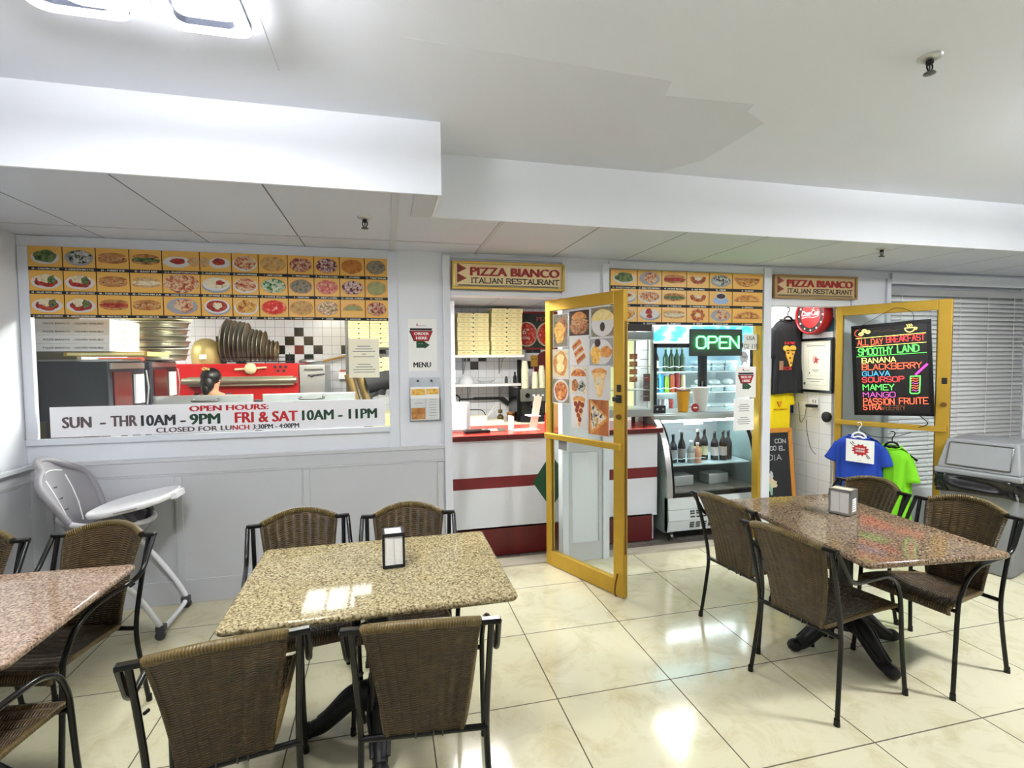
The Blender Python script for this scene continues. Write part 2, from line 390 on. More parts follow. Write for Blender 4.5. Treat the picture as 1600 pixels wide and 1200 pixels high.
# partition wall with its openings (x along the wall, front face y = .373)
mb = MB(); W0, W1 = .373, .473
mb.box(-2.4, -.146, W0, .402, 0, 1.165); mb.box(-2.4, -.146, W0, W1, 2.392, 2.5); mb.box(-2.4, -2.345, W0, .402, 1.165, 2.392)
mb.box(-.146, .31, W0, W1, 0, 2.5); mb.box(.31, 1.2, W0, W1, 2.14, 2.5); mb.box(1.2, 1.6, W0, W1, 0, 2.5)
mb.box(1.6, 3.065, W0, W1, 1.96, 2.5); mb.box(3.065, 3.14, W0, W1, 0, 2.5); mb.box(3.14, 3.955, W0, W1, 2.117, 2.5)
mb.box(3.955, 4.46, W0, W1, 0, 2.5); mb.box(4.46, 7, W0, W1, 0, .35); mb.box(4.46, 7, W0, W1, 2.36, 2.5); mb.box(6.25, 7, W0, W1, .35, 2.36)
struct(mb.build('wall_back', m_wall))
struct(B(-2.5, -2.4, -7.1, .48, 0, 2.9).build('wall_left', m_wall))
struct(B(7, 7.1, -7.1, 3.6, 0, 2.9).build('wall_right', m_wall))
mb = MB(); mb.box(-2.5, 7.1, -7.2, -7.1, 0, .5); mb.box(-2.5, 7.1, -7.2, -7.1, 2.55, 2.9)
for x in (-2.5, -.1, 2.3, 4.7, 6.9): mb.box(x, x+.2, -7.2, -7.1, .5, 2.55)
struct(mb.build('wall_rear', m_wall))
# wainscot: rail, battens, base board on the back wall and the left wall
mb = MB(); mb.box(-2.4, .285, .352, .373, .985, 1.012); mb.box(-2.4, .285, .358, .373, .90, .985); mb.box(-2.4, .285, .362, .373, .885, .90)
mb.box(-2.383, -2.352, -7, .36, .985, 1.012); mb.box(-2.4, -2.385, -7, .37, .90, .985); mb.box(-2.4, -2.39, -7, .37, .885, .90)
struct(mb.build('trim_6', m_wains, bevel=.003))
mb = MB(); mb.box(-2.4, .285, .368, .3735, .0, .885); mb.box(-2.4, -2.395, -7, .37, 0, .885)
struct(mb.build('wall_panelling', m_wains))
mb = MB()
for x in (-2.30, -1.56, -.745, .21): mb.box(x-.012, x+.03, .354, .369, .165, .884)
struct(mb.build('trim_7', m_wains, bevel=.002))
mb = MB(); mb.box(-2.4, .285, .360, .373, 0, .163); mb.box(-2.4, -2.388, -7, .37, 0, .163)
struct(mb.build('baseboard_back', m_wains, bevel=.003))
# casing strips around the openings
mb = MB()
mb.box(-2.395, -2.338, .352, .373, 1.168, 2.39); mb.box(-.147, -.078, .350, .373, 1.013, 2.44); mb.box(-2.4, -.147, .352, .373, 1.128, 1.168); mb.box(-2.4, -.147, .36, .373, 2.39, 2.46)
mb.box(.253, .31, .345, .373, 0, 2.44); mb.box(.31, 1.25, .36, .373, 2.42, 2.44)
mb.box(.31, 1.195, .35, .373, 2.14, 2.175); mb.box(1.195, 1.245, .35, .373, 0, 2.42); mb.box(1.545, 1.6, .35, .373, 0, 2.42)
mb.box(3.062, 3.142, .345, .373, 0, 2.44); mb.box(4.42, 4.47, .35, .373, 0, 2.385); mb.box(1.602, 4.44, .358, .373, 2.385, 2.45); mb.box(4.02, 4.06, .36, .373, 2.12, 2.385)
mb.box(4.47, 6.3, .345, .373, 2.34, 2.44)
struct(mb.build('trim_8', m_trimw, bevel=.003))
# panelled front of the pier between the openings
mb = MB(); mb.box(1.245, 1.545, .36, .373, .90, .985); mb.box(1.245, 1.28, .362, .373, .155, .90); mb.box(1.51, 1.545, .362, .373, .155, .90); mb.box(1.245, 1.545, .362, .373, 0, .155)
struct(mb.build('trim_9', m_wains, bevel=.003))
# thresholds
mb = MB(); mb.box(.31, 1.2, .40, .56, -.01, .012); mb.box(1.6, 3.065, .373, .47, -.01, .022); mb.box(3.14, 3.93, .373, .47, -.01, .015)
struct(mb.build('trim_10', mat('threshold_stone', (188, 182, 166), .4, var=.1, vs=9)))
struct(B(1.58, 1.602, .373, .44, 0, 1.96).build('trim_11', m_trimw))
struct(B(3.04, 3.066, .365, .45, .02, 1.96).build('trim_12', m_gold))
# rooms behind
mb = MB(); mb.box(-5.2, 7, 3.45, 3.55, 0, 2.5)
def sq(k, i, m): mb.box(k*.112-.055+.002, (k+1)*.112-.055-.002, 3.4485, 3.4515, i*.112-.04+.002, (i+1)*.112-.04-.002, m)
# diamond of dark tiles: rows from the top, columns from its middle
def diamond(cx, cz, redmid=True):
    k0 = round((cx+.055-.056)/.112); i0 = round((cz+.04-.056)/.112)
    for dk, di in ((0, 2), (-1, 1), (1, 1), (-2, 0), (2, 0), (-1, -1), (1, -1), (0, -2)): sq(k0+dk, i0+di, 1)
    if redmid: sq(k0, i0, 2)
diamond(-1.223, 1.755); diamond(-.439, 1.755); diamond(-2.007, 1.755); diamond(1.05, 1.76, False)
for k, i in ((16, 14), (18, 13), (16, 16), (19, 14), (20, 15), (18, 15), (17, 16), (20, 13)): sq(k, i, 1)
struct(mb.build('wall_kitchen', [m_ktile, m_black, m_redtile]))
struct(B(-5.2, 7, .46, 3.5, 2.37, 2.42).build('ceiling_back', m_ctile))
struct(B(-5.3, -5.2, .45, 3.6, 0, 2.5).build('wall_kitchen_left', m_wall))
struct(B(.56, .64, 2.65, 3.45, 0, 2.42).build('wall_partition', m_wall))
struct(B(-5.2, -2.4, .38, .46, 0, 2.5).build('wall_kitchen_front', m_wall))
struct(B(-5.2, -2.56, 1.28, 1.34, 0, 2.37).build('dark_gap_panel', mat('gap_dark', (112, 104, 84), .6, var=.1, vs=5)))  # dark sheet added to stand in for the dark gap beside the ovens
# tiled side wall and end wall inside the right hand door
mb = MB(); mb.box(3.93, 4.0, .473, 1.1, 0, 2.42)
for i, j in ((4, 13), (5, 13), (3, 13)): 
    if i != 4: mb.box(3.9285, 3.931, i*.152+.002, (i+1)*.152-.002, j*.152-.08, j*.152+.05, 1)
struct(mb.build('wall_side', [m_ktiley, mat('blue_green_tile', (40, 82, 98), .2)]))
struct(B(3.60, 3.95, 1.02, 1.08, 0, 2.42).build('wall_end', mat('end_wall', (236, 236, 232), .4, var=.02)))
# window with a closed wall behind its blind
struct(B(4.46, 6.26, .43, .47, .35, 2.36).build('window_2', mat('window_dull', (205, 208, 212), .3)))

# ================================================================ lamps of the place, with added fill lamps
m_ledside = mat('led_side', (52, 56, 68), .5)
def rrect(x0, x1, y0, y1, r, n=5):
    P = []
    for cx, cy, a in ((x1-r, y1-r, 0), (x0+r, y1-r, 90), (x0+r, y0+r, 180), (x1-r, y0+r, 270)):
        for k in range(n+1):
            t = math.radians(a+90*k/n); P.append((cx+r*math.cos(t), cy+r*math.sin(t)))
    return P
def ring(mb, x0, x1, y0, y1, z, wd=.045, h=.022):
    a, b = rrect(x0, x1, y0, y1, .05), rrect(x0+wd, x1-wd, y0+wd, y1-wd, .03); n = len(a)
    vs = [(x, y, z) for x, y in a]+[(x, y, z) for x, y in b]+[(x, y, z+h) for x, y in a]+[(x, y, z+h) for x, y in b]
    bot = [(i, n+i, n+(i+1) % n, (i+1) % n) for i in range(n)]
    mb.add(vs, bot, 0); mb.add(vs, [(i, (i+1) % n, 2*n+(i+1) % n, 2*n+i) for i in range(n)]+[(n+i, 3*n+i, 3*n+(i+1) % n, n+(i+1) % n) for i in range(n)], 1); mb.add(vs, [(2*n+i, 2*n+(i+1) % n, 3*n+(i+1) % n, 3*n+i) for i in range(n)], 2)
def led_light(x, y, label, k):
    m_led = mat('led_down', (255, 255, 255), .4, emit=LAMP['ring']); m_ledtop = mat('led_up', (255, 255, 255), .4, emit=LAMP['ring']*2.5); m_core = mat('led_core_'+k, (255, 255, 255), .4, emit=LAMP[k+'_core'])
    t = thing('ceiling_light', label, 'ceiling light', (x, y, 2.806))
    for x0, x1, y0, y1, z in ((-.30, -.03, -.37, -.01, -.066), (.06, .32, -.38, 0, -.066), (-.16, .13, -.48, -.125, -.10), (-.30, -.04, -.86, -.5, -.066), (.05, .31, -.86, -.49, -.066)):
        mb = MB(); ring(mb, x0, x1, y0, y1, z)
        mb.build('led_ring', [m_led, m_ledside, m_ledtop], t)
    MB().box(-.14, .14, -.62, -.42, -.05, 0).build('mounting_plate', m_white, t, bevel=.004)
    for a in (-.2, .2): MB().box(-.2, .2, -.43+a-.012, -.43+a+.012, -.06, -.04).build('bracket', m_white, t)
    MB().box(-.15, .15, -.64, -.40, -.17, -.145).build('added_core', m_core, t, bevel=.004)  # bright core added out of view to carry the fixture's light
led_light(-.90, -1.575, 'white ceiling light of overlapping square glowing rings at upper left', 'ring')
led_light(3.7, -1.9, 'white ceiling light of overlapping square rings beyond the right edge, over the right table', 'far')
def troffer(x, y, z, sx, sy, em, bars, label, cat='ceiling light'):
    t = thing('ceiling_lamp', label, cat, (x, y, z))
    mb = MB(); mb.box(-sx/2, sx/2, -sy/2, sy/2, -.012, 0)
    mb.build('housing', m_white, t)
    me = mat('lamp_diffuser_%g' % em, (255, 252, 244), .5, emit=em)
    for k in range(bars):
        w_ = sx/bars; MB().box(-sx/2+k*w_+.02, -sx/2+(k+1)*w_-.02, -sy/2+.02, sy/2-.02, -.02, -.012).build('diffuser', me, t)
m_tube = mat('fill_tube', (255, 253, 250), .5, emit=LAMP['tube'])
def fill_tube(x, y, label):  # unseen tubes added behind the camera to light the ceiling
    t = thing('added_lamp', label, 'added ceiling lamp', (x, y, 2.806), 0, 'added fill tubes over the dining room')
    MB().tube([(-.6, 0, -.30), (.6, 0, -.30)], .022, 12).build('tube', m_tube, t)
    for s in (-1, 1): MB().box(s*.61-.01, s*.61+.01, -.03, .03, -.33, -.26).box(s*.6075-.003, s*.6075+.003, -.01, .01, -.28, 0).build('bracket', m_white, t)
for x, y in ((-1.2, -4.6), (1.1, -3.3), (2.8, -5.4)): fill_tube(x, y, 'added fill tube hung from the dining room ceiling, behind the photographer')
troffer(-.72, 2.25, 2.37, .72, .55, LAMP['kitchen'], 3, 'three bar lamp panel in the kitchen ceiling')
troffer(-1.05, 1.0, 2.37, .6, .6, LAMP['prep'], 2, 'added fill panel in the kitchen ceiling over the prep table')  # added to brighten the kitchen back wall, clear of the table reflections
troffer(-3.3, 1.9, 2.37, .6, .6, LAMP['oven_fill'], 2, 'added fill panel in the kitchen ceiling over the ovens')  # added out of sight to carry the main kitchen light
troffer(.66, 1.15, 2.37, .5, .5, LAMP['back'], 2, 'lamp panel in the ceiling over the order counter')
troffer(2.85, 1.22, 2.37, .45, .5, LAMP['drinks'], 2, 'lamp panel in the ceiling over the drinks')
troffer(3.5, .72, 2.37, .3, .3, LAMP['alcove'], 1, 'small lamp panel in the ceiling over the hung shirts')
# ================================================================ tables and chairs
def granite(n, st): return speckle('granite_'+n, [(p, c) for p, c in zip((.06, .28, .5, .72, .95), st)], 165, .05, 0, True, spec=.22)
m_gr_mid = granite('beige', [(38, 31, 22), (104, 90, 64), (158, 144, 108), (190, 178, 142), (210, 200, 168)])
m_gr_right = granite('brown', [(30, 24, 20), (80, 64, 52), (122, 102, 82), (154, 134, 110), (182, 162, 138)])
m_gr_left = granite('pink', [(52, 40, 34), (112, 90, 76), (156, 132, 114), (184, 162, 142), (204, 186, 166)])
m_rat = rattan('rattan_weave', (20, 13, 5), (112, 86, 46), .042, .0095)
m_ratseat = rattan('rattan_seat', (22, 15, 6), (110, 84, 42), .042, .0105)
m_ratwrap = rattan('rattan_wrap', (66, 50, 18), (138, 116, 60), .2, .009)
m_ratrim = rattan('rattan_rim', (30, 21, 8), (116, 92, 48), .2, .009)
m_iron = mat('cast_iron', (16, 16, 17), .5, .2, bump=.25, bs=45)

def chair(label, group):
    t = thing('dining_chair', label, 'chair', (0, 0, 0), 0, group)
    R = .0108
    for s in (-1, 1):
        P = catmull([(s*.228, -.265, .0), (s*.216, -.235, .22), (s*.211, -.222, .39), (s*.216, -.262, .6), (s*.222, -.318, .80)], 5)
        mb = MB(); mb.tube(P, R, 8); mb.cyl((s*.228, -.265, 0), (s*.2275, -.2645, .03), .014, .0125, 10)
        mb.build('leg', m_blk, t)
        P = catmull([(s*.238, .245, 0), (s*.232, .222, .22), (s*.230, .205, .44), (s*.233, .19, .5)], 5)
        mb = MB(); mb.tube(P, R, 8); mb.cyl((s*.238, .245, 0), (s*.2378, .244, .03), .014, .0125, 10)
        mb.build('leg', m_blk, t)
        P = catmull([(s*.233, .19, .5), (s*.238, .15, .572), (s*.243, .08, .618), (s*.246, 0, .632), (s*.248, -.12, .636), (s*.249, -.19, .645), (s*.249, -.232, .672), (s*.248, -.265, .72), (s*.246, -.318, .80)], 5)
        MB().tube(P, R, 8).build('armrest', m_blk, t)
        MB().box(s*.215-.038, s*.215+.038, -.334, -.306, .795, .813).build('top_bracket', m_blk, t, bevel=.004)
    MB().tube([(-.213, -.224, .382), (.213, -.224, .382)], .011, 8).tube([(-.211, -.222, .60), (-.206, -.20, .595)], .006, 6).build('rear_crossbar', m_blk, t)
    MB().tube([(-.231, .207, .418), (.231, .207, .418)], .010, 8).build('front_crossbar', m_blk, t)
    def rail(u):
        s_ = -1+2*u; k = (1-s_*s_)
        return Vector((s_*.182, -.32-.068*k, .806+.038*k))
    P = [rail(i/18) for i in range(19)]
    MB().tube(P, .0165, 10).build('top_rail', m_ratwrap, t)
    def back(u, v):
        s_ = -1+2*u; p = rail(u); k = 1-s_*s_; e = v**.9
        bx = s_*(.182+(.124-.182)*v); by = .0028*math.cos(u*2*PI*9)*min(1, 8*v, 8*(1-v))+p.y+(-.226-p.y)*e+.02*math.sin(PI*v)-.012*k*v*(1-v)*2; bz = p.z+(.388-p.z)*v
        return (bx, by, bz)
    mb = MB(); mb.grid(back, 72, 14, 0, True, lambda u, v: (u*.36, v*.44))
    b = mb.build('backrest', m_rat, t, solid=.011)
    for u in (0, 1): MB().tube([back(u, i/12) for i in range(13)], .0105, 8).build('side_rim', m_ratrim, b)
    for x in (-.03, .03, .06): MB().tube([(x, -.224+.013*math.cos(a), .382+.013*math.sin(a)) for a in [i*.7 for i in range(9)]], .0025, 5).build('tie', m_dsteel, b)
    def seat(u, v):
        s_ = -1+2*u; k = 1-s_*s_
        if v < .84:
            q = v/.84; return (s_*(.126+.080*q**.8), -.226+.445*q, .392+.045*math.sin(q*PI/2)-.026*k*math.sin(PI*min(1, q*1.05))+.0032*math.cos(q*2*PI*11)*min(1, k*4))
        q = (v-.84)/.16; a = q*2.2
        return (s_*.206, .219+.022*math.sin(a), .437-.022*(1-math.cos(a))-.0*k)
    mb = MB(); mb.grid(seat, 14, 90, 0, True, lambda u, v: (v*.52, u*.4))
    sobj = mb.build('seat', m_ratseat, t, solid=.011)
    for u in (0, 1): MB().tube([seat(u, i/16) for i in range(17)], .0105, 8).build('side_rim', m_ratwrap, sobj)
    return t
def place(root, top, face, first):
    """top = middle of the back's top brackets on plan; face = facing direction"""
    fx, fy = face; l = math.hypot(fx, fy); fx, fy = fx/l, fy/l
    loc = (top[0]+fx*.32, top[1]+fy*.32, 0); rz = math.atan2(-fx, fy)
    return loc, rz
CH = [
    ((-.074, -1.905), (.10, .995), 'rattan dining chair seen from behind at the front right of the middle table', 'chairs around the middle table'),
    ((-.666, -1.877), (-.17, .985), 'rattan dining chair seen from behind at the front left of the middle table', 'chairs around the middle table'),
    ((-.631, -.64), (.171, -.985), 'rattan dining chair behind the middle table, on its left, before the grey wall panels', 'chairs around the middle table'),
    ((-.064, -.676), (-.067, -.998), 'rattan dining chair behind the napkin dispenser of the middle table', 'chairs around the middle table'),
    ((-1.535, -.623), (-.227, -.974), 'rattan dining chair in front of the high chair, behind the left table', 'chairs around the left table'),
    ((-2.10, -.60), (-.05, -1), 'rattan dining chair cut by the left edge, behind the left table', 'chairs around the left table'),
    ((-1.57, -1.93), (.12, .99), 'rattan dining chair at the lower left, seen by its arm and front leg', 'chairs around the left table'),
    ((1.66, -1.495), (.98, .2), 'rattan dining chair nearest the camera at the right table, turned sideways', 'chairs around the right table'),
    ((1.735, -.915), (.99, .13), 'rattan dining chair before the curved drinks case at the right table', 'chairs around the right table'),
    ((2.96, -1.374), (-.986, -.165), 'rattan dining chair in front of the grey bin, right of the right table', 'chairs around the right table'),
    ((2.905, -.85), (-1, -.03), 'rattan dining chair below the hung blue and green shirts', 'chairs around the right table')]
c0 = None
for top, face, lab, grp in CH:
    loc, rz = place(None, top, face, None)
    if c0 is None:
        c0 = chair(lab, grp); c0.location = loc; c0.rotation_euler = (0, 0, rz)
    else: dup(c0, loc, rz, lab, grp)

def table(loc, rz, sx, sy, label, m_granite):
    t = thing('dining_table', label, 'table', (loc[0], loc[1], 0), rz)
    P = rrect(-sx/2, sx/2, -sy/2, sy/2, .022, 4); n = len(P)
    prof = [(-.004, .690), (0, .694), (.004, .702), (.004, .708), (.001, .7165), (-.006, .7195)]
    mb = MB(); vs = []
    for d, z in prof:
        for x, y in P:
            L = math.hypot(x, y); vs.append((x+d*(1 if x > 0 else -1), y+d*(1 if y > 0 else -1), z))
    m_ = len(prof); fs = [(i*n+k, i*n+(k+1) % n, (i+1)*n+(k+1) % n, (i+1)*n+k) for i in range(m_-1) for k in range(n)]
    mb.add(vs, fs, 0, True); mb.add(vs[(m_-1)*n:], [tuple(range(n))]); mb.add(vs[:n], [tuple(range(n))[::-1]])
    mb.build('tabletop', m_granite, t)
    mb = MB(); mb.lathe([(.10, .13), (.085, .16), (.06, .19), (.05, .24), (.042, .27), (.038, .30), (.038, .60), (.05, .615), (.05, .63), (.036, .64), (.036, .672)], n=20)
    mb.build('column', m_iron, t)
    MB().box(-.22, .22, -.22, .22, .672, .690).build('mounting_plate', m_iron, t, bevel=.004)
    for a in range(4):
        M = Matrix.Rotation(a*PI/2, 4, 'Z')
        P2 = catmull([(.05, 0, .165), (.12, 0, .155), (.19, 0, .10), (.25, 0, .052), (.30, 0, .035)], 5); N = len(P2)
        R_ = [.052-.024*(i/(N-1)) for i in range(N)]
        mb = MB(); mb.tube(P2, R_, 10, 0, False, True, 1.1, M)
        mb.ball((.31, 0, .034), .034, 12, 0, 1.25, 1.1, 1, M); mb.ball((.28, 0, .052), .022, 10, 0, 1.3, 1.4, 1, M)
        for s in (-1, 1): mb.tube([M @ Vector(p) for p in catmull([(.1, s*.035, .19), (.15, s*.045, .155), (.2, s*.035, .11), (.27, s*.03, .06)], 4)], .012, 6)
        mb.build('leg', m_iron, t)
    return t
table((-.222, -1.195), 0, 1.085, .79, 'granite topped pedestal table in the middle holding an upright napkin dispenser', m_gr_mid)
table((2.345, -1.19), math.radians(-5.), .76, 1.10, 'granite topped pedestal table at the right holding a square napkin dispenser', m_gr_right)
table((-1.87, -1.215), math.radians(-2), 1.085, .80, 'bare granite topped table cut off by the left edge', m_gr_left)

# ================================================================ napkin dispensers
def napkin(loc, rz, w_, d, h, label, side_label):
    t = thing('napkin_dispenser', label, 'napkin dispenser', loc, rz)
    mb = MB(); mb.box(-w_/2, -w_/2+.004, -d/2, d/2, .008, h); mb.box(w_/2-.004, w_/2, -d/2, d/2, .008, h); mb.box(-w_/2, w_/2, -d/2, d/2, h-.004, h)
    mb.box(-w_/2, w_/2, -d/2, d/2, .004, .012); mb.box(-w_/2+.004, w_/2-.004, -.003, .003, .012, h-.004)
    mb.build('case', m_steel if side_label else mat('dark_case', (60, 60, 60), .35, .7), t, bevel=.0015)
    for s in (-1, 1):
        mb = MB(); y0 = s*(d/2+.001)
        a, b = min(y0, y0-s*.004), max(y0, y0-s*.004)
        mb.box(-w_/2, -w_/2+.010, a, b, .004, h); mb.box(w_/2-.010, w_/2, a, b, .004, h); mb.box(-w_/2, w_/2, a, b, h-.014, h); mb.box(-w_/2, w_/2, a, b, .004, .016)
        mb.build('face_frame', m_steel if side_label else m_blkm, t)
        mb = MB()
        def nf(u, v, s=s): return (-w_/2+.008+u*(w_-.016), s*(d/2-.004+.002*math.sin(v*40+u*9)+.0015*math.sin(u*PI*2)), .014+v*(h-.03))
        mb.grid(nf, 8, 16); mb.box(-w_/2+.008, w_/2-.008, *sorted((s*.006, s*(d/2-.008))), .014, h-.016)
        mb.box(-.0015, .0015, *sorted((s*(d/2-.001), s*(d/2+.0012 if not side_label else d/2-.0005))), .016, h-.018, 1)
        mb.build('napkins', [m_paper, mat('fold_shade', (205, 205, 212), .8)], t)
    MB().box(-w_/2+.006, w_/2-.006, -d/2+.006, d/2-.006, 0, .006).build('base', m_blkm, t)
    if side_label:
        mb = MB(); mb.box(w_/2, w_/2+.0006, -.028, .028, .022, .098, 0)
        for k in range(5): mb.box(w_/2+.0005, w_/2+.0009, -.02, .02-.006*(k % 2), .084-.013*k, .088-.013*k, 1)
        mb.build('sticker', [m_paper, m_inkg], t)
        MB().box(-w_/2+.008, w_/2-.008, -d/2+.02, d/2-.03, h, h+.0008).build('top_card', mat('card_cream', (236, 228, 206), .6), t)
    else:
        mb = MB(); mb.box(-w_/2+.012, w_/2-.014, -d/2+.008, d/2-.02, h, h+.0008)
        for k in range(3): mb.box(-.016, .016, -.012+k*.012, -.009+k*.012, h+.0007, h+.0011, 1)
        mb.build('top_card', [m_paper, m_inkg], t)
napkin((-.153, -1.155, .7195), math.radians(2), .098, .10, .158, 'narrow dark napkin dispenser standing on the middle table', False)
napkin((2.462, -1.055, .7195), math.radians(-66), .118, .105, .150, 'square steel napkin dispenser with a side sticker on the right table', True)

# ================================================================ high chair by the left wall
def high_chair():
    t = thing('high_chair', 'grey and white plastic high chair on casters in the left corner', 'high chair', (-1.82, .09, 0), 0)
    m_g = mat('hc_grey', (138, 136, 142), .45, var=.03); m_lg = mat('hc_light', (198, 198, 202), .4); m_dg = mat('hc_dark', (74, 74, 78), .5)
    m_wt = mat('hc_white', (236, 236, 240), .3)
    # back shell, leaning toward -x; u across (y), v upward
    def shell(u, v):
        s = -1+2*u; hw = .235*(math.sin(min(1, (v*.9+.22))*PI*.5)**.6)*(1-max(0, v-.75)**2*8)
        k = s*s
        return (-.20-.16*v+.105*k*(1-.35*v)+.02*math.sin(v*PI), s*hw, .62+.455*v-.05*k*v)
    mb = MB(); mb.grid(shell, 16, 16)
    bk = mb.build('backrest', m_g, t, solid=.022)
    mb = MB()
    P = [shell(.0, i/14) for i in range(15)]+[shell(i/12, 1) for i in range(1, 12)]+[shell(1, 1-i/14) for i in range(15)]
    mb.tube(P, .02, 8); mb.build('rim', m_g, bk)
    mb = MB()
    for u in (.3, .7): mb.tube([Vector(shell(u, v_))+Vector((.014, 0, 0)) for v_ in (.15, .4, .6, .78)], .004, 6)
    mb.tube([Vector(shell(u, .86-.5*(u-.5)**2))+Vector((.014, 0, 0)) for u in (.3, .4, .5, .6, .7)], .004, 6)
    mb.build('piping', mat('hc_piping', (238, 238, 240), .5), bk)
    mb = MB()
    for v_ in (.35, .5, .65):
        p = Vector(shell(.42, v_)); mb.box(p.x+.008, p.x+.014, p.y-.02, p.y+.02, p.z-.004, p.z+.004)
    mb.build('harness_slots', m_dg, bk)
    # seat bucket with open rim and arm wings
    def bucket(u, v):
        a = u*2*PI; r = .9+.1*v
        return (-.02+.235*math.cos(a)*r*(.72+.28*v), .205*math.sin(a)*r*(.78+.22*v), .56+.15*v+.03*math.cos(a)*-v)
    mb = MB(); mb.grid(bucket, 28, 8); st = mb.build('seat', m_g, t, solid=.02)
    MB().tube([bucket(i/28, 1) for i in range(28)], .016, 8, 0, True).build('rim', m_lg, st)
    MB().lathe([(.001, 0), (.17, .004), (.175, .02), (.001, .03)], (-.02, 0, .55), 24).build('cushion', m_dg, st)
    # tray: rounded slab with a raised rim, tipped upward at its far end
    M = Matrix.Translation((.13, 0, .79)) @ Matrix.Rotation(math.radians(-11), 4, 'Y')
    def tp(r, z): return [(r*.225*(abs(math.cos(a))**.75)*(1 if math.cos(a) > 0 else -1), r*.235*(abs(math.sin(a))**.75)*(1 if math.sin(a) > 0 else -1), z) for a in [2*PI*i/36 for i in range(36)]]
    rows = [tp(.9, -.02), tp(1.0, -.012), tp(1.02, .01), tp(.99, .02), tp(.94, .018), tp(.84, .0), tp(.4, -.004), tp(.01, -.004)]
    mb = MB(); vs = [p for r in rows for p in r]
    mb.add(vs, [(i*36+k, i*36+(k+1) % 36, (i+1)*36+(k+1) % 36, (i+1)*36+k) for i in range(len(rows)-1) for k in range(36)], 0, True, M)
    mb.add(rows[0], [tuple(range(36))[::-1]], 0, False, M)
    mb.box(.215, .25, -.07, .07, -.025, .012, 0, M)
    tr = mb.build('tray', m_wt, t, bevel=0)
    mb = MB(); mb.box(-.02, .10, -.238, -.232, -.006, .002, 0, M); mb.build('tray_slot', mat('hc_slot', (150, 146, 138), .5), tr)
    for s in (-1, 1): MB().tube(catmull([(.12, s*.12, .76), (.16, s*.12, .70), (.12, s*.11, .62), (.05, s*.1, .58)], 4), .02, 8).build('tray_support', m_dg, t)
    # A frame: two U bends of white tube
    hub = (-.03, .52)
    for sx, fx in ((1, .315), (-1, -.36)):
        P = [(.0, -.215, .55), (sx*.10, -.215, .42), (sx*.22, -.212, .25), (sx*.295, -.208, .12), (fx, -.19, .062), (fx+.0*sx, -.12, .046), (fx, 0, .043), (fx, .12, .046), (fx, .19, .062), (sx*.295, .208, .12), (sx*.22, .212, .25), (sx*.10, .215, .42), (0, .215, .55)]
        MB().tube(catmull(P, 5), .0155, 10).build('leg_frame', m_wt, t)
    for s in (-1, 1):
        MB().tube([(-.04, s*.215, .62), (0, s*.215, .56), (.03, s*.215, .50)], [.03, .04, .03], 12).build('hub', m_g, t)
        for fx in (.315, -.36):
            mb = MB(); mb.cyl((fx, s*.2-.0, .028), (fx+.001, s*.2+s*.02, .028), .028, .028, 14); mb.box(fx-.025, fx+.025, s*.195-.022, s*.195+.022, .045, .085)
            mb.build('caster', m_dg, t, bevel=.004)
high_chair()

# ================================================================ bin on the right
def bin_():
    rz = math.atan2(-.96, .28)
    t = thing('waste_bin', 'grey plastic waste bin with flap lid and black liner at the right edge', 'bin', (4.215, -.60, 0), rz)
    m_b = mat('bin_grey', (124, 126, 129), .55, var=.10, vs=12, bump=.1, bs=80); m_bl = mat('bin_lid', (134, 136, 139), .5, var=.06, vs=14)
    # local: x along the front, front faces -y
    def box4(mb, w0, w1, y0, y1, yy0, yy1, z0, z1, m=0):
        mb.add([(-w0, y0, z0), (w0, y0, z0), (w0, y1, z0), (-w0, y1, z0), (-w1, yy0, z1), (w1, yy0, z1), (w1, yy1, z1), (-w1, yy1, z1)], [(3, 2, 1, 0), (4, 5, 6, 7), (0, 1, 5, 4), (1, 2, 6, 5), (2, 3, 7, 6), (3, 0, 4, 7)], m)
    mb = MB(); box4(mb, .21, .245, 0, .42, -.045, .47, 0, .72); mb.build('body', m_b, t, bevel=.025, seg=3)
    def bag(u, v):
        a = u*2*PI; cx = abs(math.cos(a))**.35*(1 if math.cos(a) > 0 else -1); sy = abs(math.sin(a))**.4*(1 if math.sin(a) > 0 else -1)
        d = .012*math.sin(u*70+v*3)+.008*math.sin(u*33+v*7)
        return (cx*(.275+d), .2125+sy*(.292+d), .60+.135*v+.012*math.sin(u*26)*(1-v))
    MB().grid(bag, 90, 6).build('liner', mat('bag_black', (12, 12, 13), .25), t, solid=.003)
    mb = MB(); box4(mb, .262, .262, -.07, .495, -.07, .495, .73, .775); box4(mb, .25, .215, -.055, .48, .03, .42, .775, 1.0)
    lid = mb.build('lid', m_bl, t, bevel=.014, seg=3)
    # flap lies on the sloping front of the lid
    M = Matrix(((1, 0, 0, 0), (0, 0, 0, 0), (0, 0, 1, 0), (0, 0, 0, 1)))
    y0, z0, y1, z1 = -.048, .795, .022, .98
    def fl(a, b, o): f = b; return (a, y0+(y1-y0)*f-.93*o, z0+(z1-z0)*f-.0+o*.35)
    mb = MB(); pr = rrect(-.19, .19, .04, .96, .02, 4)
    pr = [(x, (z-.5)*1+.5) for x, z in pr]
    n = len(pr); vs = [fl(x, z, .004) for x, z in pr]+[fl(x, z, -.004) for x, z in pr]
    mb.add(vs, [tuple(range(n))]+[(i, i+n, (i+1) % n+n, (i+1) % n) for i in range(n)])
    mb.tube([fl(x, z, .006) for x, z in pr], .004, 6, 1, True)
    mb.build('flap', [m_bl, m_dsteel], lid)
bin_()

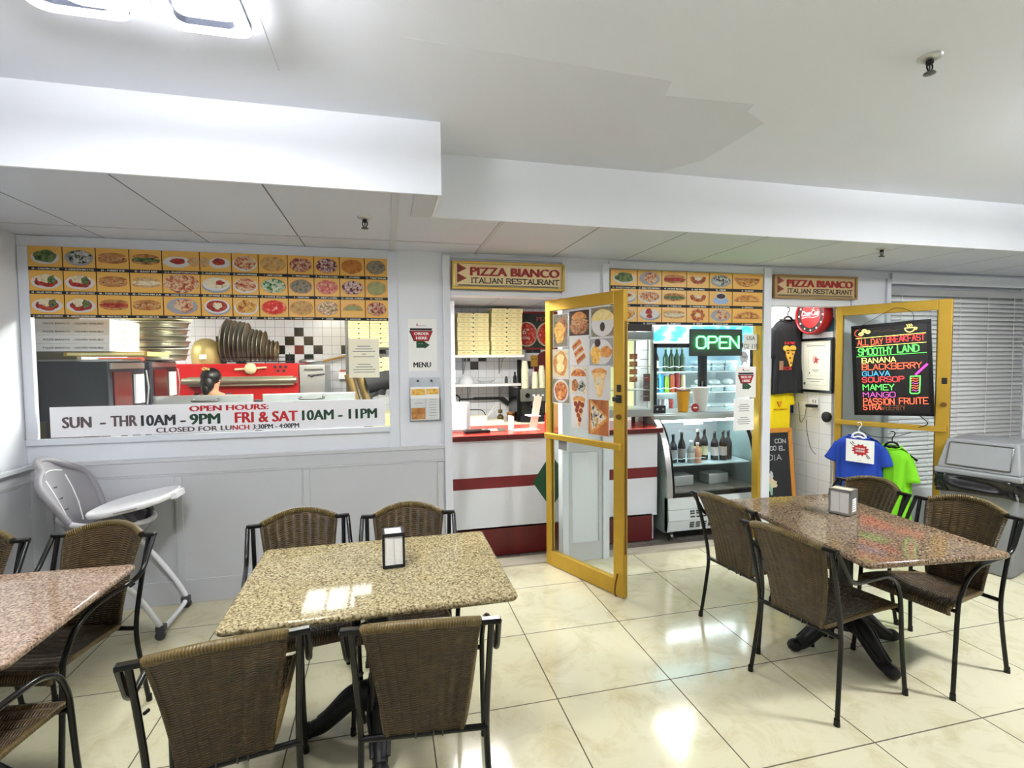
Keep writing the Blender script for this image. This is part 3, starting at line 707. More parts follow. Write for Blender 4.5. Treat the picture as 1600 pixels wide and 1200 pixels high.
# ================================================================ sprinklers
def sprinkler(x, y, z, label, s=1.):
    t = thing('sprinkler_head', label, 'sprinkler', (x, y, z))
    MB().lathe([(.042*s, 0), (.04*s, -.006*s), (.024*s, -.014*s), (.016*s, -.014*s)], n=20).build('escutcheon', m_steel, t)
    mb = MB(); mb.lathe([(.013*s, -.01*s), (.013*s, -.026*s), (.007*s, -.03*s)], n=12)
    for a in (-1, 1): mb.tube(catmull([(a*.011*s, 0, -.026*s), (a*.014*s, 0, -.04*s), (a*.004*s, 0, -.058*s)], 4), .003*s, 6)
    mb.cyl((0, 0, -.03*s), (0, 0, -.052*s), .0025*s, .0025*s, 6); mb.build('frame_arms', m_blkm, t)
    MB().lathe([(.003*s, -.058*s), (.02*s, -.06*s), (.021*s, -.064*s), (.003*s, -.066*s)], n=14).build('deflector', m_dsteel, t)
sprinkler(1.90, -1.93, 2.806, 'sprinkler head on the upper ceiling at the upper right')
sprinkler(-.27, -.473, 2.462, 'sprinkler head on the lower ceiling over the left menu board')
sprinkler(3.444, -.422, 2.462, 'sprinkler head on the lower ceiling over the right sign')
# ================================================================ food pictures for menus and prints
FD = {}
def food(n, cols, scale, **k):
    FD[n] = speckle('food_'+n, [(i/(len(cols)-1)*.8+.1, c) for i, c in enumerate(cols)], scale, .6, **k)
food('greens', [(20, 40, 20), (60, 90, 45), (120, 130, 80), (70, 60, 40)], 60)
food('dark_greens', [(20, 22, 22), (40, 50, 40), (200, 200, 190), (60, 40, 40)], 55)
food('bun', [(120, 70, 30), (176, 120, 64), (196, 146, 90)], 40, vor=False)
food('filling', [(110, 30, 24), (176, 90, 50), (196, 170, 110), (90, 90, 50)], 120)
food('tomato', [(110, 24, 18), (160, 40, 28), (190, 90, 60)], 70)
food('bread', [(170, 120, 70), (204, 170, 120), (150, 100, 60)], 50)
food('parm', [(120, 40, 28), (176, 90, 56), (214, 190, 150), (150, 60, 40)], 60)
food('pz_plain', [(160, 110, 56), (190, 150, 90), (204, 170, 110)], 60)
food('pz_red', [(100, 30, 26), (150, 60, 48), (206, 180, 150), (90, 50, 40)], 75)
food('pz_veg', [(40, 30, 40), (110, 40, 50), (214, 190, 180), (60, 60, 40)], 80)
food('pz_orange', [(150, 80, 30), (186, 116, 50), (196, 130, 60)], 40)
food('pz_grey', [(70, 66, 60), (120, 112, 96), (150, 140, 116), (90, 84, 70)], 80)
food('pz_green', [(16, 70, 40), (40, 110, 64), (200, 206, 180), (170, 140, 90)], 65)
food('pz_meat', [(170, 70, 60), (200, 110, 96), (222, 190, 160)], 80)
food('pz_white', [(130, 132, 84), (150, 152, 100), (164, 160, 110)], 40)
food('pz_bbq', [(186, 24, 20), (206, 40, 30), (216, 60, 44), (240, 220, 200)], 60)
food('pz_olive', [(30, 30, 30), (220, 206, 180), (170, 120, 70), (90, 110, 60)], 80)
food('baked', [(120, 50, 20), (180, 110, 40), (220, 180, 90), (140, 60, 30)], 55)
food('cream', [(200, 190, 160), (220, 210, 180), (170, 140, 90)], 60)
food('coffee', [(40, 22, 18), (60, 34, 26)], 20)
food('wings', [(110, 44, 24), (170, 80, 40), (206, 130, 80)], 60)
food('fries', [(190, 130, 40), (230, 180, 80), (240, 206, 120)], 70)
food('burger', [(70, 36, 20), (140, 80, 40), (190, 130, 80), (90, 80, 40)], 50)
food('stew', [(90, 40, 16), (170, 90, 40), (214, 140, 70), (230, 190, 130)], 50)
food('crust', [(170, 100, 40), (206, 140, 70), (222, 170, 100)], 40)
food('slice_cheese', [(206, 160, 90), (226, 190, 130), (236, 210, 160)], 40)
food('pepperoni', [(130, 44, 24), (166, 70, 44)], 60)
food('olive_slice', [(20, 22, 24), (40, 44, 44), (226, 220, 206), (200, 160, 110), (90, 120, 70)], 42)
food('wood', [(130, 70, 30), (170, 100, 50), (200, 130, 70)], 26, stretch=(1, 1, .15))
food('egg', [(222, 196, 110), (232, 214, 150), (240, 226, 180)], 30)
FD['plate'] = mat('plate_white', (206, 204, 204), .5); FD['plate_grey'] = mat('plate_grey', (150, 150, 156), .5); FD['blue_cup'] = mat('cup_blue', (150, 176, 214), .5)
FN = list(FD); FI = {n: i for i, n in enumerate(FN)}; FM = [FD[n] for n in FN]
SD = [0]
def dish(mb, kind, cx, cz, w, h, y):
    SD[0] += 1; sd = SD[0]; D = lambda k, dx, dz, rx, rz, lv, wob=.04, **q: mb.disc(cx+dx*w, cz+dz*h, rx*w, rz*h, y-lv*.0006, FI[k], 22, wob, .0004, sd, **q)
    def sub(top, mid):
        D(top, 0, -.08, .43, .17, 1, .03); D(mid, 0, .0, .44, .13, 2, .08); D(top, 0, .10, .42, .19, 3, .03, a0=0, a1=PI)
    if kind.startswith('sub'): sub('bun' if kind != 'subp' else 'bread', {'sub': 'filling', 'subr': 'tomato', 'subp': 'cream', 'subg': 'greens'}[kind])
    elif kind.startswith('pz'): D('crust', 0, 0, .44, .40, 1, .02); D(kind, 0, .01, .41, .37, 2, .04)
    elif kind == 'saladg': D('plate', 0, -.04, .42, .32, 1, .02); D('greens', 0, .02, .34, .30, 2, .12)
    elif kind == 'saladd': D('plate_grey', 0, -.02, .44, .38, 1, .03); D('dark_greens', 0, .03, .36, .32, 2, .12)
    elif kind == 'saladm': D('plate', 0, -.06, .45, .34, 1, .02); D('tomato', 0, -.05, .34, .26, 2, .12); D('cream', -.05, .1, .2, .2, 3, .2); D('greens', .16, .04, .12, .2, 4, .2)
    elif kind == 'spagl': D('plate', -.1, -.06, .36, .28, 1); D('tomato', -.08, -.02, .2, .15, 2, .1); D('bread', .34, -.02, .15, .24, 3, .1)
    elif kind == 'spagr': D('plate', .12, -.04, .34, .28, 1); D('tomato', .1, .02, .2, .18, 2, .1); D('bread', -.34, -.02, .15, .24, 3, .1)
    elif kind == 'full': D('parm', 0, 0, .48, .47, 1, .08)
    elif kind in ('parm', 'baked'): D('plate', 0, -.02, .45, .40, 1, .02); D(kind, 0, .02, .40, .35, 2, .08)
    elif kind == 'bowl': D('plate_grey', 0, -.08, .45, .36, 1, .01); D('plate', 0, .02, .43, .34, 2, .01); D('cream', 0, .05, .36, .25, 3, .06); D('tomato', .12, .1, .14, .12, 4, .2)
    elif kind == 'lasagna': D('plate_grey', .02, -.05, .42, .40, 1, .01); D('plate', 0, .02, .40, .38, 2, .01); D('tomato', 0, .03, .33, .30, 3, .05); D('cream', .02, .05, .15, .17, 4, .2)
    elif kind == 'ziti': D('plate_grey', 0, 0, .42, .42, 1, .02); D('parm', .05, .04, .26, .34, 2, .15)
    elif kind == 'calz': D('crust', 0, -.16, .42, .44, 1, .02, a0=.1, a1=PI-.1); D('pz_white', 0, -.12, .36, .32, 2, .03, a0=.1, a1=PI-.1)
    elif kind == 'calzo': D('crust', 0, -.2, .45, .5, 1, .03, a0=.0, a1=PI); D('burger', 0, -.2, .38, .42, 2, .03, a0=.0, a1=PI); D('baked', 0, -.18, .33, .32, 3, .06, a0=.15, a1=PI-.15)
    elif kind == 'calzs': D('burger', -.02, .22, .42, -.56, 1, .03, a0=.0, a1=PI); D('baked', 0, .12, .34, -.40, 2, .05, a0=.1, a1=PI-.1)
    elif kind == 'wings':
        for k in range(7):
            a = PI+PI*k/6*1.0; D('wings', .26*math.cos(a), .10+.28*math.sin(a)*.9, .09, .12, 1+.2*k, .2)
        D('cream', 0, .08, .14, .12, 3, .2)
    elif kind == 'wingr':
        for k in range(8): a = 2*PI*k/8; D('wings', .22*math.cos(a), .30*math.sin(a), .09, .14, 1+.2*k, .2)
        D('cream', 0, 0, .08, .1, 4, .2)
    elif kind == 'coffee': D('blue_cup', 0, -.14, .34, .26, 1, .0); D('blue_cup', 0, -.02, .22, .28, 2, 0); D('plate', 0, .16, .22, .22, 3, 0); D('coffee', 0, .16, .19, .18, 4, 0)
    elif kind == 'desert': D('plate_grey', .02, -.04, .42, .36, 1, .02); D('plate', 0, .04, .40, .32, 2, .02); D('tomato', -.03, .18, .13, .22, 3, .15); D('tomato', -.01, -.12, .12, .14, 4, .15)
m_yel = mat('menu_yellow', (226, 174, 82), .4); m_yel2 = mat('menu_cell_line', (120, 84, 30), .5)
m_cap = mat('menu_caption_ink', (236, 232, 220), .5)
def menu(name, label, cols, rows, data, y):
    """cols: x of the cell edges, rows: list of (z top, z bottom of the picture, z bottom of its caption strip)"""
    t = thing(name, label, 'menu board', (cols[0], y, rows[-1][2])); X0, Z0 = cols[0], rows[-1][2]
    mb = MB(); mb.box(0, cols[-1]-X0, 0, .012, 0, rows[0][0]-Z0, 0)
    for r in rows: mb.box(0, cols[-1]-X0, -.0012, .001, r[2]-Z0, r[1]-Z0, 1)
    for c in cols[1:-1]: mb.box(c-X0-.0025, c-X0+.0025, -.001, .001, 0, rows[0][0]-Z0, 1)
    mb.build('panel', [m_yel, m_ink], t)
    pm = MB(); tm = MB()
    for j, r in enumerate(rows):
        for i in range(len(cols)-1):
            k, cap = data[j][i]; w_ = cols[i+1]-cols[i]; h = r[0]-r[1]
            dish(pm, k, (cols[i]+cols[i+1])/2-X0, (r[0]+r[1])/2-Z0, w_, h, -.001)
            if cap:
                n = len(cap)*.0088; tm.text(cap, (cols[i]+cols[i+1])/2-X0, r[2]-Z0+.0045, (r[1]-r[2])*.52, -.0012, min(w_*.88, n), 0, 'c', .0006, .03, res=1)
    pm.build('dish_pictures', FM, t); tm.build('captions', m_cap, t)
LCOL = [-2.336, -2.152, -1.971, -1.783, -1.595, -1.371, -1.177, -1.009, -.823, -.65, -.478, -.306, -.146]
menu('menu_board', 'long yellow menu board with twelve columns of dishes over the kitchen window', LCOL, [(2.392, 2.262, 2.241), (2.241, 2.112, 2.092), (2.092, 1.964, 1.944)], [
    [('saladg', '60 - GARDEN SALAD'), ('saladd', '61 - GARDEN WITH MEAT & TUNA'), ('sub', '39 - TURKEY SUB'), ('subg', '41 - ROAST BEEF'), ('spagl', '21 A - SPAGHETTI NAPOLITAN'), ('spagr', '23 - SPAGHETTI WITH MEATBALLS'), ('parm', '25 - CHICKEN PARMIGIANA'), ('pz_plain', '1 - NAPOLITAN'), ('pz_red', '4 - MARGARITA'), ('pz_veg', '7 - VEGGIE LOVERS'), ('pz_orange', '11 - STUFFED'), ('pz_grey', '14 - TURKEY BURGER')],
    [('saladm', '65 - SALAD WITH CHEESE'), ('saladm', '67 - GARDEN WITH TURKEY'), ('sub', '40 - TUNA SALAD SUB'), ('subp', '42 - ITALIAN MIX SUB'), ('full', '18B - BAKED ZITI WITH HAM'), ('bowl', '22 - STUFFED SHELLS'), ('parm', '26 - EGGPLANT PARMIGIANA'), ('pz_green', '2 - POPEYE SPECIAL'), ('pz_grey', '5 - MEXICAN'), ('pz_meat', '8 - MEAT LOVERS'), ('pz_veg', '12 - SPECIAL SUPREME'), ('pz_white', '15 - WHITE')],
    [('saladm', '63 - LARGE GARDEN ANTIPASTO'), ('saladm', '68 - GARDEN CHICKEN SALAD'), ('subr', '44 - MEATBALL SUB'), ('sub', '43 - VEGGIE SUB'), ('ziti', '17A - ZITI PRIMAVERA'), ('lasagna', '20 - BEEF LASAGNA'), ('baked', '27 - BAKED ZITI'), ('pz_bbq', '3 - BBQ SPECIAL'), ('pz_plain', '6 - GREEK CLASSIC'), ('pz_olive', '9 - GREEK'), ('calz', '13 - CALZONE'), ('pz_red', '16 - WORKS SPECIAL')]], .352)
menu('menu_board', 'short yellow menu board with six columns of dishes over the drinks opening', [1.608, 1.843, 2.066, 2.297, 2.513, 2.74, 3.045], [(2.378, 2.247, 2.222), (2.222, 2.101, 2.079), (2.079, 1.956, 1.933)], [
    [('saladg', '28 - SPAGHETTI WITH CLAMS'), ('ziti', '29 - SHELLS WITH MEATBALLS'), ('subr', '45 - SAUSAGE MEATBALL'), ('wings', '51 - HOT WINGS'), ('saladd', '30 - CAESAR'), ('calzs', '32 - CROISSANT')],
    [('bowl', '24 - RAVIOLI'), ('parm', '31 - CHEESE RAVIOLI'), ('subg', '46 - TURKEY SUB'), ('wings', '52 - CHICKEN WINGS'), ('coffee', '55 - SOUP OF THE DAY'), ('calzo', '33 - EMPANADA')],
    [('baked', '34 - PASTA'), ('desert', '35 - DESSERTS'), ('subp', '47 - PLAIN ROLL'), ('wingr', '53 - WINGS'), ('ziti', '56 - POTATO SALAD'), ('calzo', '36 - EMPANADA')]], .345)

# ================================================================ writing on the kitchen window
struct(B(-2.345, -.146, .395, .399, 1.165, 1.96).build('window_1', m_glass))
mr2 = mat('banner_red', (186, 24, 30), .5); mg2 = mat('banner_green', (18, 58, 38), .5); mgr = mat('banner_grey', (92, 78, 80), .5); mdk = mat('banner_dark', (40, 44, 48), .5)
mb = MB(); mb.box(-2.281, -.182, .389, .3935, 1.172, 1.37)
t = mb.build('hours_banner', mat('banner_white', (238, 238, 242), .45)); tag(t, 'long white opening hours banner along the bottom of the kitchen window', 'sign')
mb = MB(); Y = .389
mb.text('OPEN HOURS:', -1.478, 1.319, .037, Y, .50, 0, bold=.055); mb.text('SUN', -2.216, 1.232, .072, Y, .165, 2, bold=.055); mb.text('-', -2.005, 1.232, .072, Y, None, 2, bold=.055)
mb.text('THR', -1.944, 1.232, .072, Y, .155, 2, bold=.055); mb.text('10AM', -1.768, 1.230, .072, Y, .205, 3, bold=.055); mb.text('-', -1.535, 1.23, .072, Y, None, 3, bold=.055); mb.text('9PM', -1.478, 1.229, .072, Y, .19, 1, bold=.055)
mb.text('FRI & SAT', -1.198, 1.230, .074, Y, .412, 0, bold=.055); mb.text('10AM - 11PM', -.760, 1.232, .072, Y, .52, 1, bold=.055)
mb.text('CLOSED FOR', -1.682, 1.181, .033, Y, .375, 2, bold=.045); mb.text('LU', -1.288, 1.181, .033, Y, .07, 2, bold=.045); mb.text('NCH', -1.214, 1.181, .033, Y, .108, 0, bold=.045); mb.text('3:30PM - 4:00PM', -1.085, 1.181, .033, Y, .305, 3, bold=.045)
mb.build('lettering', [mr2, mg2, mgr, mdk], t)
def sheet(name, label, cat, x0, x1, z0, z1, y, m=None, group=None, curl=.0):
    o = MB().box(x0, x1, y-.0012, y, z0, z1).build(name, m or m_paper); return tag(o, label, cat, group)
m_buff = mat('paper_buff', (240, 236, 214), .7)
n = sheet('notice', 'printed notice taped to the right end of the kitchen window', 'notice', -.432, -.216, 1.53, 1.815, .3935, m_buff)
mb = MB()
for z, q in ((1.757, .09), (1.738, .12), (1.719, .16), (1.70, .03), (1.681, .15), (1.625, .09), (1.606, .12), (1.587, .16), (1.568, .15)): mb.box(-.324-q/2, -.324+q/2, .3917, .3922, z, z+.006)
mb.build('lettering', m_inkg, n)
def arrow_sign(x, z, w, h, y, l1, l2, parent):
    """red keystone badge over a green arrow, black bar on top"""
    mb = MB(); mb.prism([(x-w*.5, z+h*.5), (x+w*.5, z+h*.5), (x+w*.48, z+h*.40), (x-w*.48, z+h*.40)], y-.0012, y, 0)
    mb.prism([(x-w*.53, z+h*.38), (x+w*.53, z+h*.38), (x+w*.33, z-h*.12), (x-w*.33, z-h*.12)], y-.001, y, 0); mb.prism([(x-w*.46, z+h*.36), (x+w*.50, z+h*.36), (x+w*.31, z-h*.1), (x-w*.28, z-h*.1)], y-.0016, y, 1)
    mb.prism([(x-w*.22, z-h*.08), (x+w*.15, z-h*.08), (x+w*.15, z-h*.14), (x+w*.38, z-h*.30), (x+w*.15, z-h*.48), (x+w*.15, z-h*.44), (x-w*.22, z-h*.44)], y-.0013, y, 2)
    mb.text(l1, x+w*.02, z+h*.18, h*.13, y-.0016, w*.66, 3, 'c', .0008, .06); mb.text(l2, x+w*.02, z-h*.03, h*.13, y-.0016, w*.5, 3, 'c', .0008, .06)
    mb.text('- -', x-w*.03, z-h*.26, h*.1, y-.0013, w*.18, 3, 'c', .0006)
    mb.box(x-w*.2, x-w*.15, y-.001, y, z+h*.60, z+h*.72, 1); mb.text('PIZZA BIANCO', x-w*.12, z+h*.60, h*.045, y, w*.36, 0, 'l', .0006)
    mb.build('print', [m_ink, m_red, m_green, m_white], parent)
n = sheet('order_sign', 'paper order here sign with red badge and menu heading on the white column', 'sign', -.005, .205, 1.575, 1.962, .3715)
arrow_sign(.09, 1.815, .165, .155, .3703, 'ORDER', 'HERE', n)
MB().text('MENU', .095, 1.602, .038, .3703, .13, 0, 'c', .001, .05).build('lettering', m_ink, n)
# brochure holder below it
t = thing('brochure_holder', 'clear holder of menu brochures on the white column', 'brochure holder', (.11, .373, 1.2))
MB().box(-.115, .115, -.008, -.001, .0, .325).box(-.115, .115, -.045, -.041, 0, .17).box(-.115, -.111, -.041, -.008, 0, .17).box(.111, .115, -.041, -.008, 0, .17).box(-.115, .115, -.041, -.008, 0, .004).build('holder', glass('holder_plastic', (248, 249, 250), .05), t)
MB().cyl((-.05, -.014, .30), (-.05, -.006, .30), .009, None, 10).cyl((.05, -.014, .30), (.05, -.006, .30), .009, None, 10).build('screws', m_dsteel, t)
for x0, x1, lab, k in ((-.106, .004, 'folded menu brochure with a bread photo in the left of the clear holder', 0), (.006, .104, 'folded menu brochure with printed list in the right of the clear holder', 1)):
    mb = MB(); mb.box(.11+x0, .11+x1, .338, .352, 1.208, 1.455, 0); y = .338
    mb.box(.11+x0+.004, .11+x1-.004, y-.0012, y, 1.40 if k else 1.395, 1.44, 1)
    if not k: mb.box(.11+x0+.004, .11+x1-.004, y-.0012, y, 1.215, 1.30, 2); mb.text('PIZZA BIANCO', .11+x0+.03, 1.33, .01, y, .06, 3, 'l', .0008)
    else:
        for q in range(7): mb.box(.11+x0+.02, .11+x1-.02, y-.0012, y, 1.24+q*.02, 1.243+q*.02, 3)
    tag(mb.build('brochure', [m_paper, FD['fries'], FD['crust'], m_inkg]), lab, 'brochure')

# ================================================================ shop signs
m_cream = mat('sign_cream', (240, 220, 172), .45); m_sred = mat('sign_red', (158, 36, 38), .4); m_sblk = mat('sign_dark', (52, 44, 36), .5); m_frame = mat('gold_frame', (206, 176, 90), .3, .6)
m_cream2 = mat('sign_tan', (196, 172, 128), .5); m_frame2 = mat('tan_frame', (164, 134, 88), .45, .3)
def shop_sign(x0, x1, z0, z1, label, mc, mf):
    t = thing('shop_sign', label, 'sign', (x0, .345, z0)); W, H = x1-x0, z1-z0
    mb = MB(); mb.box(0, W, -.006, .0, 0, H); mb.build('panel', mc, t)
    mb = MB(); f = .018
    for a, b, c, d in ((0, W, 0, f), (0, W, H-f, H), (0, f, f, H-f), (W-f, W, f, H-f)): mb.box(a, b, -.028, .025, c, d)
    mb.build('frame', mf, t, bevel=.004)
    mb = MB(); mb.text('PIZZA BIANCO', W*.155, H*.50, H*.30, -.006, W*.80, 0, 'l', .006, .05); 
    mb.stroke('ITALIAN RESTAURANT', W*.165, H*.235, H*.175, W*.785, -.006, .0036, 1, .002, serif=True)
    for z in (.145, .11): mb.box(W*.05, W*.95, -.008, -.006, H*z, H*z+.004, 1)
    mb.build('lettering', [m_sred, m_sblk], t)
    mb = MB()
    for z0_, z1_ in ((.57, .92), (.22, .57)): mb.prism([(W*.045, H*z0_), (W*.045, H*z1_), (W*.125, H*(z0_+z1_)/2)], -.009, -.006, 0)
    for z0_, z1_ in ((.57, .92), (.22, .57)):
        for k in range(4): f_ = k/4; mb.line([(W*(.05+.06*f_*.0+.012*k), H*(z0_+(z1_-z0_)*(.12+.09*k))), (W*(.05+.012*k), H*(z1_-(z1_-z0_)*(.12+.09*k)))], -.009, .0016, 1, .0006)
    mb.build('pennants', [mat('pennant_red', (150, 60, 50), .5), m_sblk], t)
shop_sign(.322, 1.208, 2.188, 2.395, 'lit gold framed pizza restaurant sign over the order counter', m_cream, m_frame)
shop_sign(3.15, 4.045, 2.178, 2.384, 'dull tan framed pizza restaurant sign over the right hand door', m_cream2, m_frame2)

# ================================================================ drinks opening: open sign, plate, papers on its glass
struct(B(1.605, 3.04, .398, .402, 1.12, 1.96).build('window_3', m_glass))
t = thing('open_sign', 'black led sign glowing OPEN in green', 'sign', (2.356, .385, 1.672), 0)
m_gled = mat('green_led', (120, 255, 150), .4, emit=7., ecol=(70, 255, 120)); m_gdk = mat('led_board', (16, 34, 24), .55)
MB().box(0, .512, -.012, .012, 0, .232).build('housing', m_gdk, t, bevel=.003)
mb = MB(); mb.stroke('OPEN', .055, .066, .10, .415, -.016, .0068, 0, dots=.0135)
mb.build('led_dots', m_gled, t)
mb = MB(); mb.tube([(.18, .0, .232), (.20, 0, .29)], .0015, 5); mb.tube([(.40, .0, .232), (.39, 0, .29)], .0015, 5); mb.build('hanging_wire', m_blkm, t)
t = sheet('number_plate', 'white licence plate USA CU 119 right of the green open sign', 'plate', 2.895, 3.052, 1.722, 1.862, .3975, mat('plate_paint', (226, 226, 224), .35))
MB().text('USA', 2.972, 1.81, .034, .3963, .085, 0, 'c').text('CU', 2.902, 1.735, .042, .3963, .05, 0).text('119', 2.985, 1.735, .042, .3963, .062, 0).build('lettering', m_ink, t)
t = thing('round_badge', 'round grey rosette badge stuck below the licence plate', 'badge', (2.905, .397, 1.66))
mb = MB(); mb.disc(0, 0, .044, .048, 0, 0, 36, .06, .003); mb.build('disc', mat('badge_grey', (176, 178, 182), .4), t)
mb = MB(); mb.line([(-.028, -.006), (-.018, .010), (-.012, -.006), (-.004, .006), (.004, -.006), (.010, .004), (.016, -.004), (.030, .010)], -.003, .0022, 0, .001); mb.build('script_mark', m_dsteel, t)
MB().prism([(-.025, -.04), (-.01, -.046), (-.022, -.075), (-.03, -.066)], -.002, 0).prism([(.02, -.044), (.034, -.036), (.036, -.07), (.024, -.064)], -.002, 0).build('ribbons', mat('badge_grey', (176, 178, 182)), t)
n = sheet('pickup_sign', 'paper pick up here sign with red badge and green arrow', 'sign', 2.822, 3.03, 1.30, 1.575, .3975)
arrow_sign(2.925, 1.445, .155, .155, .3963, 'PICK UP', 'HERE', n)
n = sheet('notice', 'printed notice taped below the pick up sign', 'notice', 2.806, 3.012, 1.01, 1.292, .3975)
mb = MB()
for z, q in ((1.235, .09), (1.217, .12), (1.199, .10), (1.181, .11), (1.12, .08), (1.102, .12), (1.084, .14), (1.066, .11)): mb.box(2.909-q/2, 2.909+q/2, .3957, .3963, z, z+.006)
mb.build('lettering', m_inkg, n)

# ================================================================ glass doors with gold frames
def door(idx, hinge, tip, label, W, rail_z, top):
    ang = math.atan2(tip[1]-hinge[1], tip[0]-hinge[0])
    t = bpy.data.objects.new('door_%d' % idx, None); COL.objects.link(t); t.location = (hinge[0], hinge[1], .006); t.rotation_euler = (0, 0, ang)
    t['kind'] = 'structure'; t['label'] = label
    H = 2.11; D = .022
    mb = MB(); mb.box(0, .055, -D, D, 0, H); mb.box(W-.09, W, -D, D, 0, H); mb.box(.055, W-.09, -D, D, H-top, H); mb.box(.055, W-.09, -D, D, 0, .115)
    fr = mb.build('frame', m_gold, t, bevel=.003)
    mb = MB(); mb.box(.045, .055, -.008, .008, .115, H-top); mb.box(W-.098, W-.09, -.008, .008, .115, H-top); mb.build('gasket', m_golddk, fr)
    MB().box(.012, W-.012, -D-.03, -D+.006, rail_z-.022, rail_z+.022).build('push_bar', m_gold, t, bevel=.006)
    MB().box(.05, W-.085, -.003, .003, .11, H-top+.005).build('glass_pane', m_glass, t)
    MB().cyl((W-.038, -D-.016, 1.25), (W-.038, -D, 1.25), .017, .02, 14).build('lock_cylinder', m_golddk, t)
    mb = MB(); mb.box(W-.055, W-.02, -D-.008, -D, 1.42, 1.47)
    if idx == 1: mb.box(W-.062, W-.016, -D-.010, -D, 1.345, 1.40); mb.box(W-.085, W-.03, -D-.02, -D-.006, 1.355, 1.385)
    mb.build('latch', m_blkm, t, bevel=.004)
    mb = MB(); mb.box(W, W+.0015, -.010, .010, .3, 1.9); 
    for z in (.5, .98, 1.6): mb.cyl((W, 0, z), (W+.003, 0, z), .006, None, 8)
    mb.build('edge_plate', m_golddk, fr)
    mb = MB(); mb.cyl((-.004, D, .1), (-.004, D, .2), .012, None, 10); mb.cyl((-.004, D, 1.9), (-.004, D, 2.0), .012, None, 10); mb.build('hinge', m_golddk, fr)
    return t, ang
d1, a1 = door(1, (1.085, .395), (1.40, -.33), 'open glass door with gold frame covered in food pictures', .80, 1.045, .085)
mb = MB(); mb.tube(catmull([(.755, -.03, .16), (.752, -.045, .10), (.748, -.05, .03), (.752, -.04, .004)], 4), .006, 6); mb.build('door_hook', m_golddk, d1)
d2, a2 = door(2, (3.90, .40), (4.28, -.33), 'open glass door with gold frame holding the neon board', .825, 1.05, .085)
# ---------- prints taped on door 1 (door frame x along the door, -y toward the viewer)
def on_door(hinge, ang, u, d, z):
    return (hinge[0]+u*math.cos(ang)+d*math.sin(ang), hinge[1]+u*math.sin(ang)-d*math.cos(ang), z)
H1 = (1.085, .395)
def print_(u0, u1, z0, z1, label, fn, bg, lv=0):
    loc = on_door(H1, a1, (u0+u1)/2, .0036+lv*.0009, (z0+z1)/2); w_, h_ = u1-u0, z1-z0
    mb = MB(); mb.box(-w_/2, w_/2, -.0006, .0002, -h_/2, h_/2, FI['plate']); b = .006
    mb.box(-w_/2+b, w_/2-b, -.0009, -.0006, -h_/2+b, h_/2-b, FI[bg]); fn(mb, w_, h_)
    tag(mb.build('food_print', FM, None, loc, a1), label, 'poster', 'food prints on the glass door')
def dd(k, cx, cz, rx, rz, lv=1, wob=.05, **q): return lambda mb, w, h: mb.disc(cx*w, cz*h, rx*w, rz*h, -.0009-lv*.0003, FI[k], 24, wob, .0003, lv, **q)
def multi(*fs):
    def f(mb, w, h):
        for g in fs: g(mb, w, h)
    return f
def poly(k, pts, lv=1): return lambda mb, w, h: mb.prism([(x*w, z*h) for x, z in pts], -.0012-lv*.0003, -.0009, FI[k])
print_(.072, .245, 1.745, 2.003, 'print of fries with meat on the glass door, top left', multi(dd('burger', .1, .08, .36, .3, 1, .1), dd('fries', -.06, -.05, .34, .32, 2, .15)), 'pz_grey')
print_(.25, .47, 1.822, 2.018, 'print of a burger on the glass door, top middle', multi(dd('greens', 0, -.2, .44, .2, 1, .1), dd('burger', 0, -.16, .42, .26, 2, .1), dd('crust', 0, .16, .36, .26, 3, .03, a0=0, a1=PI), dd('filling', 0, .05, .40, .14, 4, .1)), 'coffee')
print_(.478, .71, 1.805, 2.022, 'print of an omelette with a cup on the glass door, top right', multi(dd('plate', 0, -.05, .46, .42, 1, .01), dd('egg', 0, .05, .45, .36, 2, .04, a0=0, a1=PI), dd('plate', 0, -.18, .16, .2, 3, 0), dd('coffee', 0, -.16, .1, .15, 4, 0)), 'pz_grey')
print_(.062, .25, 1.508, 1.732, 'print of fried eggs on the glass door, below the fries', multi(dd('crust', 0, 0, .42, .42, 1, .1), dd('egg', 0, .16, .22, .18, 2, .06), dd('egg', 0, -.12, .24, .18, 3, .06)), 'cream')
print_(.258, .46, 1.606, 1.824, 'print of hot dogs on the glass door, below the burger', multi(*[poly('crust', [(-.36+.1*k, .18-.24*k), (.02+.12*k, .42-.24*k), (.16+.1*k, .26-.24*k), (-.3+.12*k, .0-.24*k)], 1) for k in range(3)]+[poly('wings', [(-.33+.1*k, .14-.24*k), (.04+.12*k, .37-.24*k), (.10+.1*k, .31-.24*k), (-.30+.12*k, .07-.24*k)], 3) for k in range(3)]), 'plate')
print_(.462, .70, 1.60, 1.803, 'print of chicken and fries with sauce on the glass door, right of the hot dogs', multi(dd('plate', 0, 0, .44, .44, 1, .02), dd('fries', -.22, -.1, .2, .32, 2, .12), dd('crust', .2, 0, .24, .2, 3, .12), dd('coffee', -.14, .32, .12, .14, 4, 0)), 'plate_grey')
print_(.062, .262, 1.31, 1.506, 'print of a plate of stew on the glass door, lower left', multi(dd('plate', 0, 0, .43, .46, 1, .01), dd('stew', 0, 0, .36, .38, 2, .05)), 'pz_grey')
print_(.262, .446, 1.394, 1.602, 'print of a taco plate with drinks on the glass door, middle', multi(dd('plate', 0, .0, .45, .46, 1, .01), dd('stew', 0, .1, .42, .3, 2, .05, a0=.1, a1=PI-.1), dd('burger', -.2, -.2, .2, .22, 3, .1), dd('dark_greens', .18, -.22, .2, .2, 4, .1)), 'cream')
